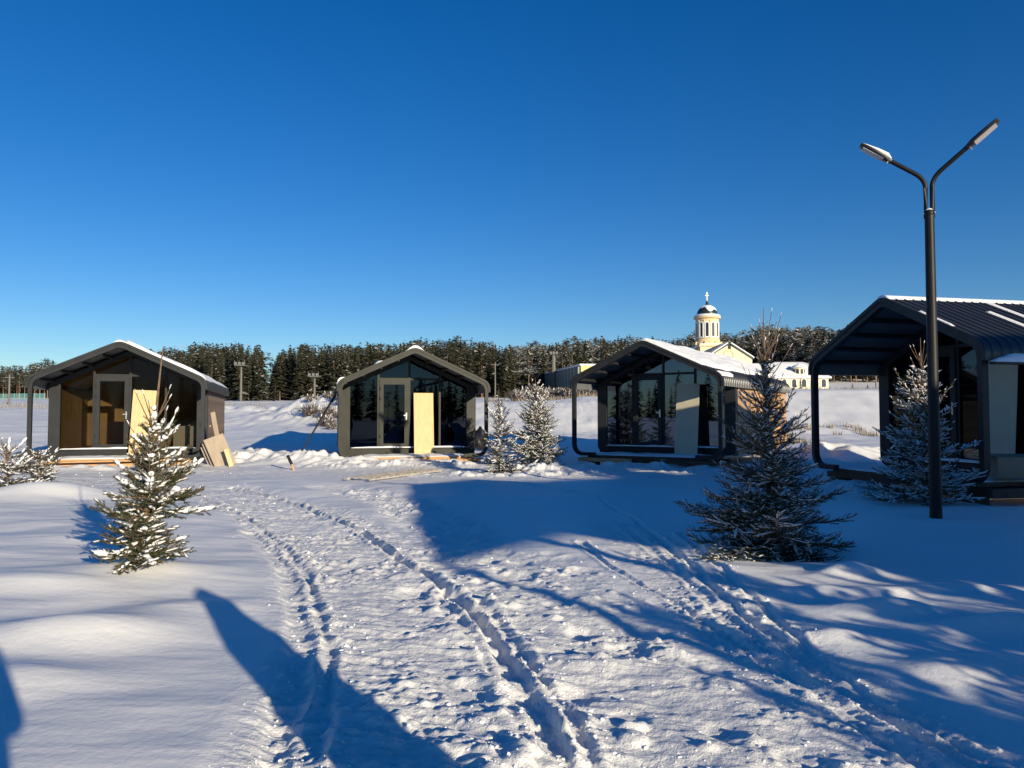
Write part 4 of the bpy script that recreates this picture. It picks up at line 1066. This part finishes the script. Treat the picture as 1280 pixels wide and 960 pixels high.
# ribbed hall on the slope, yellow end in the sun
ha = Vector(D(726, 457, 150)); hb_ = Vector(D(673, 470, 192)); dv = Vector((hb_.x - ha.x, hb_.y - ha.y, 0)); Lh = dv.length; dv.normalize(); pv = Vector((dv.y, -dv.x, 0))
hall = empty('ribbed_hall', (ha.x, ha.y, 0), math.atan2(dv.y, dv.x)); tag(hall, 'grey green ribbed hall with a yellow end wall on the slope behind the young spruces', 'hall')
zb_ = 4.5; ztp = ha.z
HALLG = mat('grey_green_cladding', (.24, .26, .23), .7, var=.1, vscale=.5); HALLY = mat('yellow_cladding', (.72, .55, .22), .7, var=.05)
MB().box(0, Lh, -20, 0, zb_ - 2, ztp).build('wall_side', HALLG, hall)
MB().box(-.12, -.004, -20, 0, zb_ - 2, ztp).build('wall_end', HALLY, hall)
MB().box(-.3, Lh + .3, -20.3, .3, ztp + .004, ztp + .35).build('roof_snow', SNOW2, hall, bevel=.08)
for k in range(15): MB().box(.3 + k * Lh / 15, .3 + k * Lh / 15 + 1.0, .004, .5, zb_ - 2, ztp - .2 - .03 * (k % 3)).build('pilaster', HALLG, hall)
for k in range(14): MB().box(1.45 + k * Lh / 15, 1.45 + k * Lh / 15 + 1.2, .004, .06, zb_ + 1.5, ztp - 1.2).build('window', WIND, hall)

def mast(px, yb, yt, dep, w, head, label, col=(.15, .14, .12)):
    p = D(px, yb, dep); q = D(px, yt, dep); zg = gz(p[0], p[1]); t = empty('floodlight_mast' if head else 'utility_pole', (p[0], p[1], zg - .3)); tag(t, label, 'mast' if head else 'pole')
    h = q[2] - zg + .3; m_ = mat('mast_%d' % int(col[0] * 100), col, .8)
    MB().tube([(0, 0, 0), (0, 0, h)], [w, w * .7], 8).build('pole', m_, t)
    if head:
        MB().box(-.9, .9, -.9, .9, h - .05, h + .08).build('platform', m_, t)
        for s in (-1, 0, 1): MB().box(s * .65 - .22, s * .65 + .22, -1.0, -.85, h + .09, h + .55).build('floodlight', mat('grey_floodlight', (.16, .16, .16), .5), t)
        for s in (-1, 1): MB().tube([(s * .85, -.9, h + .1), (s * .85, -.9, h + .85)], .05, 6).build('rail_post', m_, t)
    else:
        MB().box(-.7, .7, -.06, .06, h - .5, h - .38).build('crossarm', m_, t)
    return t
mast(301, 503, 457, 130, .22, True, 'floodlight mast with square platform, behind the right end of the leftmost cabin')
mast(393, 499, 471, 130, .20, True, 'shorter floodlight mast in front of the forest left of the olive cabin')
mast(692, 472, 443, 170, .55, True, 'thick pale mast with platform standing behind the ribbed hall')
mast(11, 508, 468, 110, .16, False, 'bare wooden pole at the forest edge near the left border of the view')
mast(1095, 489, 466, 120, .12, False, 'thin utility pole seen under the porch roof of the near right cabin')
mast(619, 500, 453, 140, .14, False, 'thin wooden pole rising above the slender snowy spruce')
# teal fence far left
p0 = D(-30, 507, 140); p1 = D(62, 506, 150)
t = empty('mesh_fence', (p0[0], p0[1], gz(p0[0], p0[1]))); tag(t, 'low turquoise fence at the foot of the pines, far left', 'fence'); dx = p1[0] - p0[0]; dy = p1[1] - p0[1]; dzz = gz(p1[0], p1[1]) - gz(p0[0], p0[1])
TEAL = mat('turquoise_fence_paint', (.16, .34, .34), .7)
for k in range(14): MB().box(k * dx / 14 - .05, k * dx / 14 + .05, k * dy / 14 - .05, k * dy / 14 + .05, -.3 + k * dzz / 14, 1.3 + k * dzz / 14).build('post', TEAL, t)
for k in range(13):
    pn = MB()
    for j in range(7): pn.obox(((k + .5) * dx / 14, (k + .5) * dy / 14, .3 + .15 * j + (k + .5) * dzz / 14), (dx / 28, dy / 28, dzz / 28), (0, .012, 0), (0, 0, .03))
    pn.build('panel', TEAL, t)

# ------------------------------------------------------------------ forest
def far_conifer(seed, frost=.25, spread=.23, whorls=26, per=7, bare=.12, pine=False, lod=1):
    """unit-height conifer as one mesh: drooping branch fans; slot 0 needles, 1 frost, 2 bark"""
    rg = random.Random(seed); v = []; f = []; mi = []
    def tri(a, b, c, m): v.extend([a, b, c]); f.append((len(v) - 3, len(v) - 2, len(v) - 1)); mi.append(m)
    n = 5; r = .011 if not pine else .012
    for k in range(n):
        a0, a1 = 2 * math.pi * k / n, 2 * math.pi * (k + 1) / n
        tri((r * math.cos(a0), r * math.sin(a0), -.03), (r * math.cos(a1), r * math.sin(a1), -.03), (0, 0, .93), 2)
    if not pine:
        for i in range(whorls):
            z = bare + (1 - bare) * (i / whorls) ** .92; f_ = (z - bare) / (1 - bare); rad = spread * (1 - f_) ** .78 * rg.uniform(.7, 1.12) + .012
            for j in range(per):
                a = rg.random() * 6.28; L = rad * rg.uniform(.55, 1.15); dr = rg.uniform(.15, .5); w = L * rg.uniform(.35, .6) + .008
                c, s = math.cos(a), math.sin(a); zb = z + rg.uniform(-.012, .012)
                tip = (c * L, s * L, zb - L * dr); m1 = (c * L * .55 - s * w / 2, s * L * .55 + c * w / 2, zb - L * dr * .45 - .006); m2 = (c * L * .55 + s * w / 2, s * L * .55 - c * w / 2, zb - L * dr * .45 - .006); b0 = (0, 0, zb + .012)
                m = 1 if rg.random() < frost else 0
                tri(b0, m1, tip, m); tri(b0, tip, m2, m)
                if lod:
                    for q in range(2):
                        u = rg.uniform(.4, 1); ww = L * .3; o = (c * L * u + rg.uniform(-ww, ww) * .6, s * L * u + rg.uniform(-ww, ww) * .6, zb - L * dr * u)
                        tri(o, (o[0] + rg.uniform(-ww, ww), o[1] + rg.uniform(-ww, ww), o[2] - rg.uniform(.005, .03)), (o[0] + rg.uniform(-ww, ww), o[1] + rg.uniform(-ww, ww), o[2] + rg.uniform(-.01, .012)), 1 if rg.random() < frost else 0)
    else:
        for i in range(26):
            z = rg.uniform(.45, .98); a = rg.random() * 6.28; d = rg.random() * .17 * math.sqrt(max(.05, 1 - ((z - .7) / .3) ** 2)); cx_, cy_ = d * math.cos(a), d * math.sin(a)
            tri((0, 0, z - .05), (.004, 0, z - .05), (cx_, cy_, z), 2)
            for j in range(22 if lod else 9):
                rr = .045 if lod else .06; o = [cx_ + rg.gauss(0, rr * .7), cy_ + rg.gauss(0, rr * .7), z + rg.gauss(0, rr * .4)]; s_ = rr * rg.uniform(.3, .7)
                tri(tuple(o), (o[0] + rg.gauss(0, s_), o[1] + rg.gauss(0, s_), o[2] + rg.gauss(0, s_ * .5)), (o[0] + rg.gauss(0, s_), o[1] + rg.gauss(0, s_), o[2] + rg.gauss(0, s_ * .5)), 1 if rg.random() < frost else 0)
    return np.array(v, np.float32), np.array(f, np.int32), np.array(mi, np.int32)
FM = [FARN, FROST, FARB]
kinds = [('spruce', dict(frost=.05)), ('spruce', dict(frost=.10, spread=.20)), ('spruce', dict(frost=.03, spread=.26)), ('spruce', dict(frost=.07, spread=.17)), ('pine', dict(frost=.10, pine=True)), ('pine', dict(frost=.2, pine=True)), ('pine', dict(frost=.08, pine=True)),
         ('frosty', dict(frost=.55, spread=.26)), ('frosty', dict(frost=.5, pine=True))]
protoH = []
for k, (kn, kw) in enumerate(kinds):
    v, f, mi = far_conifer(600 + k, lod=1, **kw); protoH.append(mesh_np({'spruce': 'forest_spruce', 'pine': 'forest_pine', 'frosty': 'frosted_tree'}[kn], v, T=f, mats=FM, midx=mi))
protoL = []
for k, (kn, kw) in enumerate(kinds):
    kw = dict(kw); 
    if not kw.get('pine'): kw['whorls'] = 20; kw['per'] = 6
    protoL.append(far_conifer(700 + k, lod=0, **kw))
YT = ([-300, 0, 60, 130, 200, 225, 240, 322, 329, 333, 338, 345, 352, 372, 420, 500, 560, 640, 700, 760, 800, 860, 920, 960, 1040, 1100, 1200, 1600],
      [460, 462, 460, 462, 447, 447, 440, 440, 441, 478, 472, 448, 442, 438, 436, 431, 431, 436, 436, 430, 427, 426, 424, 418, 412, 411, 410, 405])
DF = ([-300, 130, 200, 330, 345, 640, 700, 780, 960, 1040, 1600], [200, 200, 150, 150, 160, 165, 200, 240, 255, 230, 230])
rf = random.Random(99); placed = 0
def bump_(p): return 9.0 * float(fbm(np.array([p / 42.0]), np.array([3.3]), 951, 3)[0]) + (4 if rf.random() < .08 else 0)
GRP = {'a': ('dark pine or spruce at the forest edge beyond the leftmost cabin', 'trees of the left forest edge'),
       'b': ('snow dusted conifer in the forest edge behind and beside the olive cabin', 'trees of the middle forest edge'),
       'c': ('frosted conifer in the forest front between the spruces and the church', 'trees of the forest by the hall'),
       'd': ('frosted tree on the wooded hill right of the church dome', 'trees of the right wooded hill')}
cat_ = {0: 'spruce', 4: 'pine', 7: 'tree'}
px = -40.0
rows = []
while px < 1110:
    for row in range(2):
        p_ = px + rf.uniform(-5, 5); d_ = float(np.interp(p_, *DF)) + row * 9 + rf.uniform(-5, 5)
        rows.append((p_, d_))
    px += 8.0 if px < 345 else 9.5
for (p_, d_) in rows:
    x_ = (p_ - 640) / F * d_; zg = float(terrain(np.array([x_]), np.array([d_]))[0]); top = CAMH + (HZ - float(np.interp(p_, *YT)) - rf.uniform(-9, 5) + bump_(p_)) / F * d_
    h_ = top - zg
    if 330 < p_ < 340: h_ = min(h_, 5)
    h_ = max(4.5, min(h_, 19))
    g_ = 'a' if p_ < 340 else 'b' if p_ < 640 else 'c' if p_ < 868 else 'd'
    if g_ == 'a' and p_ < 140: k = rf.choice([4, 5, 6, 4])
    elif g_ in 'ab': k = rf.choice([0, 1, 2, 3, 1, 6, 0, 1])
    elif g_ == 'c': k = rf.choice([0, 1, 3, 5, 7, 8, 1])
    else: k = rf.choice([1, 5, 7, 8, 7, 8])
    o = bpy.data.objects.new(protoH[k].name, protoH[k]); COL.objects.link(o); o.location = (x_, d_, zg - .2); o.scale = (h_ * rf.uniform(.95, 1.35),) * 2 + (h_,); o.rotation_euler = (0, 0, rf.random() * 6.28)
    tag(o, GRP[g_][0], 'tree', GRP[g_][1]); placed += 1
print('edge trees', placed)
# the mass of the wood behind them, and the woods on the other sides of the clearing
inst = []
for _ in range(2300):
    p_ = rf.uniform(-260, 1560); d_ = float(np.interp(p_, *DF)) + 18 + rf.random() ** 1.2 * 75
    if 325 < p_ < 341 : continue
    x_ = (p_ - 640) / F * d_; zg = float(terrain(np.array([x_]), np.array([d_]))[0]); top = CAMH + (HZ - float(np.interp(p_, *YT)) - rf.uniform(-9, 6) + bump_(p_)) / F * d_
    k = rf.choice([0, 1, 2, 3, 1, 6]) if p_ < 640 else rf.choice([0, 1, 3, 5, 7, 8]) if p_ < 868 else rf.choice([1, 5, 7, 8, 8, 7])
    inst.append((x_, d_, zg - .2, max(5, min(top - zg, 22)), k))
for _ in range(600):
    a = rf.uniform(R(40), R(320)); d_ = rf.uniform(170, 215); x_ = d_ * math.sin(a); y_ = d_ * math.cos(a)
    inst.append((x_, y_, float(terrain(np.array([x_]), np.array([y_]))[0]) - .2, rf.uniform(9, 15), rf.choice([0, 1, 2, 3, 4])))
Vs, Ts, Ms = [], [], []; off = 0
for (x_, y_, z_, h_, k) in inst:
    v, f, mi = protoL[k]; a = rf.random() * 6.28; c, s = math.cos(a), math.sin(a); w_ = h_ * rf.uniform(1.0, 1.5)
    q_ = np.stack([(v[:, 0] * c - v[:, 1] * s) * w_ + x_, (v[:, 0] * s + v[:, 1] * c) * w_ + y_, v[:, 2] * h_ + z_], 1)
    Vs.append(q_); Ts.append(f + off); Ms.append(mi); off += len(v)
o = obj_np('far_forest', mesh_np('far_forest', np.concatenate(Vs), T=np.concatenate(Ts), mats=FM, midx=np.concatenate(Ms)))
tag(o, 'dense conifer forest massed behind the front row of trees', 'forest', kind='stuff')
# single trees in the open: tree top behind cabin roof, small firs
for (p_, yb_, yt_, d_, k, lab) in ((344, 503, 479, 140, 2, 'small lone spruce in front of the gap in the forest'), (188, 500, 434, 150, 3, 'single dark tree top showing above the roof of the leftmost cabin'),
                              (1066, 488, 478, 125, 7, 'small snowy fir under the porch roof, left one of two on the field edge'), (1085, 488, 479, 125, 7, 'small snowy fir right of its twin, seen under the near porch roof'),
                              (1001, 488, 472, 170, 1, 'dark little conifer before the wall of the long cream house')):
    x_ = (p_ - 640) / F * d_; zg = gz(x_, d_); h_ = CAMH + (HZ - yt_) / F * d_ - zg
    o = bpy.data.objects.new('lone_conifer', protoH[k]); COL.objects.link(o); o.location = (x_, d_, zg - .1); o.scale = (h_ * 1.3, h_ * 1.3, h_); tag(o, lab, 'tree')

# ------------------------------------------------------------------ dry grass and shrubs
GR = foliage_mat('dry_grass', (.16, .12, .08), (.36, .30, .22), .9)
def grass(name, spots, label):
    Vv = []; rg = np.random.default_rng(5)
    for (pa, pb, da, db, n, h) in spots:
        p_ = rg.uniform(pa, pb, n); d_ = rg.uniform(da, db, n); x_ = (p_ - 640) / F * d_
        cl_ = fbm(x_ * .45, d_ * .25, 901, 3); k = cl_ > -.02; x_, d_ = x_[k], d_[k]; n2 = len(x_)
        z_, _ = height(x_, d_); hh = h * rg.uniform(.4, 1.1, n2); a = rg.uniform(0, 6.28, n2); ww = .012 + .0003 * d_
        le = rg.normal(0, .22, (n2, 2)) * hh[:, None]
        b = np.stack([x_, d_, z_ - .05], 1); t_ = b + np.stack([le[:, 0], le[:, 1], hh + .05], 1); sd = np.stack([np.cos(a) * ww, np.sin(a) * ww, 0 * a], 1)
        Vv.append(np.stack([b - sd, b + sd, t_], 1).reshape(-1, 3))
    V_ = np.concatenate(Vv); o = obj_np(name, mesh_np(name, V_, T=np.arange(len(V_)).reshape(-1, 3), mats=[GR])); tag(o, label, 'grass', kind='stuff')
grass('dry_grass', [(930, 1130, 38, 47, 5200, .34), (230, 440, 75, 110, 1300, .4), (-20, 60, 90, 120, 500, .5), (610, 760, 58, 80, 2200, .5), (960, 1120, 92, 102, 900, .45), (440, 480, 70, 90, 200, .4), (980, 1120, 60, 92, 250, .3)],
      'tan dry grass stalks sticking out of the snow field behind the cabins')
TW = mat('bare_twigs', (.13, .10, .08), .9)
def shrub_mesh(seed, n=260):
    rg = np.random.default_rng(seed); A = []; B = []
    for _ in range(n):
        p = np.array([rg.normal(0, .12), rg.normal(0, .12), 0]); d = np.array([rg.normal(0, .5), rg.normal(0, .5), 1.0]); d /= np.linalg.norm(d); L = rg.uniform(.4, 1.0)
        for k in range(3):
            q = p + d * L / 3; A.append(p); B.append(q); p = q; d = d + rg.normal(0, .35, 3); d /= np.linalg.norm(d)
    A, B = np.array(A), np.array(B); V_, Q_ = tubes(A, B, np.full(len(A), .014), np.full(len(A), .008), 3)
    k = rg.random(len(A)) < .10; V2, Q2 = blobs(A[k] + [0, 0, .01], B[k] + [0, 0, .01], np.full(k.sum(), .028), rg, 4)
    mi = np.concatenate([np.zeros(len(Q_)), np.ones(len(Q2))])
    return mesh_np('bare_shrub', np.concatenate([V_, V2]), Q=np.concatenate([Q_, Q2 + len(V_)]), mats=[TW, SNOW2], midx=mi)
shm = [shrub_mesh(k) for k in (1, 2, 3)]
for k in range(46):
    if k < 34: p_ = rf.uniform(645, 760); d_ = rf.uniform(72, 96); s_ = rf.uniform(.9, 1.9); lab, gp = 'bare frosted shrub on the bank below the ribbed hall', 'shrubs below the hall'
    else: p_ = rf.uniform(380, 435); d_ = rf.uniform(46, 62); s_ = rf.uniform(.6, 1.1); lab, gp = 'low bare shrub on the snow heap left of the olive cabin', 'shrubs on the snow heap'
    x_ = (p_ - 640) / F * d_; o = bpy.data.objects.new('bare_shrub', shm[k % 3]); COL.objects.link(o); o.location = (x_, d_, gz(x_, d_) - .1); o.scale = (s_ * 1.3, s_ * 1.3, s_); o.rotation_euler = (0, 0, rf.random() * 6.28); tag(o, lab, 'shrub', gp)
# ------------------------------------------------------------------ unseen shadow casters behind and beside the photographer
def us(u, s): return (math.sin(SUN_AZ) * s + math.cos(SUN_AZ) * u, -math.cos(SUN_AZ) * s + math.sin(SUN_AZ) * u)
TS = math.tan(SUN_EL)
# open shed added unseen, roof shaped to throw the band of shade: eave 3.8 m, ridge 4.8 m
def P3(u, h, z): s = (z - h) / TS; return Vector((*us(u, s), z))
e0 = P3(4.06, 1.76, 3.8); e1 = P3(7.46, 3.57, 3.8); r0 = P3(6.3, 1.97, 4.8); r1 = r0 + (e1 - e0)
f0 = r0 + (r0 - e0); f0.z = 3.8; f1 = f0 + (e1 - e0)
shed = empty('shadow_shed', (e0.x, e0.y, 0)); tag(shed, 'open gabled shed on tall posts, added out of view to cast shade', 'shed'); o_ = Vector((e0.x, e0.y, 0))
def slab(a, b, c, d, th, name, m):
    dn = Vector((0, 0, -th)); mb_ = MB(); mb_.v = [tuple(p - o_) for p in (a, b, c, d)] + [tuple(p + dn - o_) for p in (a, b, c, d)]
    mb_.f = [[0, 1, 2, 3], [7, 6, 5, 4], [0, 4, 5, 1], [1, 5, 6, 2], [2, 6, 7, 3], [3, 7, 4, 0]]; return mb_.build(name, m, shed)
slab(e0, e1, r1, r0, .10, 'roof', DARK); slab(r0, r1, f1, f0, .10, 'roof', DARK)
for p in (e0, e1, (e0 + e1) / 2, f0, f1, (f0 + f1) / 2):
    MB().box(-.07, .07, -.07, .07, -.3, 3.68).build('post', PINE, shed, loc=tuple(Vector((p.x, p.y, 0)) - o_ + (Vector((r0.x, r0.y, 0)) - o_) * .01))
# two-storey house further back, added unseen to shade the right of the yard
hc = us(12.1, 16.0); hz_ = 3.45 + 12.8 * TS
hs_ = empty('shadow_house', (hc[0], hc[1], 0), R(56 - 90) * -1 if False else math.atan2(math.sin(SUN_AZ), math.cos(SUN_AZ))); tag(hs_, 'plain two storey house added out of view to cast shade', 'house')
hw_ = 3.45
hr = 3.42 + 16 * TS
MB().box(-hw_, hw_, -4, 4, -.3, hr - 1.95).build('wall', CREAM, hs_)
for s in (-1, 1):
    MB().obox((0, s * 2.25, hr - 1.02), (hw_ + .35, 0, 0), (0, 2.30, -s * .97), (0, s * .03, .07)).build('roof', DARK, hs_)
ha_ = 4.15 + 16 * TS
MB().box(hw_ - .4 - 1.6, hw_ - .4, -1.5, 1.5, hr - 1.9, ha_).build('shade_block', CREAM, hs_)  # raised block added only to lift the shadow on the near cabin
for a in (-2.2, 0, 2.2):
    for b in (.9, 3.6): w_ = MB().box(a - .6, a + .6, 4.004, 4.06, b, b + 1.4).build('window', WHT, hs_); MB().box(a - .5, a + .5, 4.062, 4.08, b + .1, b + 1.3).build('pane', WIND, w_)
# tall trees further back: shade the church cabin
def big_tree(u, s, h, w, seed, label):
    v, f, mi = far_conifer(seed, frost=.2, spread=.2, whorls=60, per=13, bare=.05)
    o = obj_np('tall_spruce', mesh_np('tall_spruce', v, T=f, mats=FM, midx=mi)); x_, y_ = us(u, s); o.location = (x_, y_, -.1); o.scale = (w, w, h); tag(o, label, 'spruce')
# small unseen spruces on the right, placed to streak the snow with shade
x_, y_ = us(4.9, 2.9); small = [(4.4, 3.0, 1.25, .55, 61, 'small snowy spruce placed out of view for its shade, nearest of three'), (6.4, 3.6, 1.5, .6, 67, 'small snowy spruce placed out of view for its shade, middle of three'), (8.0, 3.4, 1.2, .6, 71, 'small snowy spruce placed out of view for its shade, farthest of three')]
small += [(3.7, 2.4, 1.0, .5, 73, 'small snowy spruce added out of view for more shade, closest of the low row'), (5.3, 2.3, 1.15, .6, 79, 'small snowy spruce added out of view for more shade, second of the low row'), (6.0, 2.6, 1.2, .6, 83, 'small snowy spruce added out of view for more shade, third of the low row'), (7.1, 2.6, 1.1, .55, 89, 'small snowy spruce added out of view for more shade, last of the low row')]
for (u, s, h, r_, sd_, lab) in small:
    x_, y_ = us(u, s); spruce('small_spruce', (x_, y_, gz(x_, y_) - .05), h, r_, sd_, lab, crown=.85, whorl=.10, nb=6, snow_p=.8, snow_r=.02, shoots=3, shoot_l=(.15, .3), power=.6, dens=150, needle=.03)

# two people behind the viewpoint whose shadows reach into the view
def person(name, loc, rz, H, arms_up, coat, label):
    import bmesh
    t = empty(name, loc, rz); tag(t, label, 'person'); k = H / 1.78
    J = {'pel': (0, 0, .95, .17), 'bel': (0, 0, 1.12, .17), 'che': (0, .01, 1.34, .19), 'nck': (0, .01, 1.50, .075), 'hd0': (0, .02, 1.58, .085), 'hd1': (0, .03, 1.70, .11), 'hd2': (0, .02, 1.77, .07)}
    E_ = [('pel', 'bel'), ('bel', 'che'), ('che', 'nck'), ('nck', 'hd0'), ('hd0', 'hd1'), ('hd1', 'hd2')]
    for s, n in ((-1, 'l'), (1, 'r')):
        J['hip' + n] = (.10 * s, 0, .88, .12); J['kne' + n] = (.11 * s, .02, .48, .075); J['ank' + n] = (.12 * s, -.01, .09, .055); J['toe' + n] = (.13 * s, .17, .04, .045)
        J['sho' + n] = (.15 * s, 0, 1.38, .07)
        if arms_up: J['elb' + n] = (.25 * s, .12, 1.20, .058); J['wri' + n] = (.075 * s, .28, 1.47, .038)
        else: J['elb' + n] = (.20 * s, -.02, 1.12, .055); J['wri' + n] = (.21 * s, .10, .90, .04)
        E_ += [('pel', 'hip' + n), ('hip' + n, 'kne' + n), ('kne' + n, 'ank' + n), ('ank' + n, 'toe' + n), ('che', 'sho' + n), ('sho' + n, 'elb' + n), ('elb' + n, 'wri' + n)]
        w = Vector(J['wri' + n][:3]); e = Vector(J['elb' + n][:3]); d = (w - e).normalized(); sd = Vector((1, 0, 0)).cross(d).normalized()
        pm = w + d * .07; J['plm' + n] = (*pm, .032); E_.append(('wri' + n, 'plm' + n))
        for q in range(4):
            o = (q - 1.5) * .019; b = pm + sd * o + d * .02; tp = b + d * (.055 - .008 * abs(q - 1.3)) + Vector((-s * .015, 0, 0))
            J['f%d%s' % (q, n)] = (*b, .010); J['g%d%s' % (q, n)] = (*tp, .008); E_ += [('plm' + n, 'f%d%s' % (q, n)), ('f%d%s' % (q, n), 'g%d%s' % (q, n))]
        J['th' + n] = (*(w + d * .03 - sd * .04), .012); J['ti' + n] = (*(w + d * .07 - sd * .055), .010); E_ += [('wri' + n, 'th' + n), ('th' + n, 'ti' + n)]
    ks = list(J); me = bpy.data.meshes.new('body'); me.from_pydata([tuple(c * k for c in J[q][:3]) for q in ks], [(ks.index(a), ks.index(b)) for a, b in E_], [])
    o = bpy.data.objects.new('body', me); COL.objects.link(o); o.parent = t
    md = o.modifiers.new('skin', 'SKIN')
    if not me.skin_vertices: 
        bm = bmesh.new(); bm.from_mesh(me); bm.verts.layers.skin.verify(); bm.to_mesh(me); bm.free()
    for i_, q in enumerate(ks): r_ = J[q][3] * k; me.skin_vertices[0].data[i_].radius = (r_, r_); me.skin_vertices[0].data[i_].use_root = (q == 'pel')
    o.modifiers.new('sub', 'SUBSURF').levels = 2; o.modifiers['sub'].render_levels = 2
    me.materials.append(mat('winter_skin', (.55, .36, .27), .6))
    # coat over the torso
    MB().lathe([(.25, .62), (.25, .75), (.245, .95), (.235, 1.15), (.215, 1.33), (.18, 1.46), (.145, 1.56)], (0, 0, 0), 24).build('coat', coat, t, smooth=True)
    MB().lathe([(.15, 1.50), (.135, 1.60), (.115, 1.70), (.075, 1.79), (.02, 1.84)], (0, 0, 0), 20).build('hood', coat, t, smooth=True)
    return t
COAT = mat('dark_coat', (.03, .035, .05), .85); COAT2 = mat('grey_coat', (.10, .10, .11), .85)
person('person', (.12, -.42, gz(0, -.42)), R(4), 1.74, True, COAT, 'person in a dark hooded coat holding up a phone')
ph_ = empty('phone', (0, -.055, CAMH)); tag(ph_, 'dark phone held upright in both hands', 'phone')
MB().box(-.037, .037, -.004, .004, -.13, .017).build('case', BLACKP, ph_, bevel=.003); MB().tube([(.02, .004, -.02), (.02, .007, -.02)], .008, 12).build('lens', HEADM, ph_)
x_, y_ = us(1.55, .55); person('person', (x_, y_, gz(x_, y_)), R(-10), 1.80, False, COAT2, 'person in a long grey hooded coat standing beside the photographer')
print('DONE')
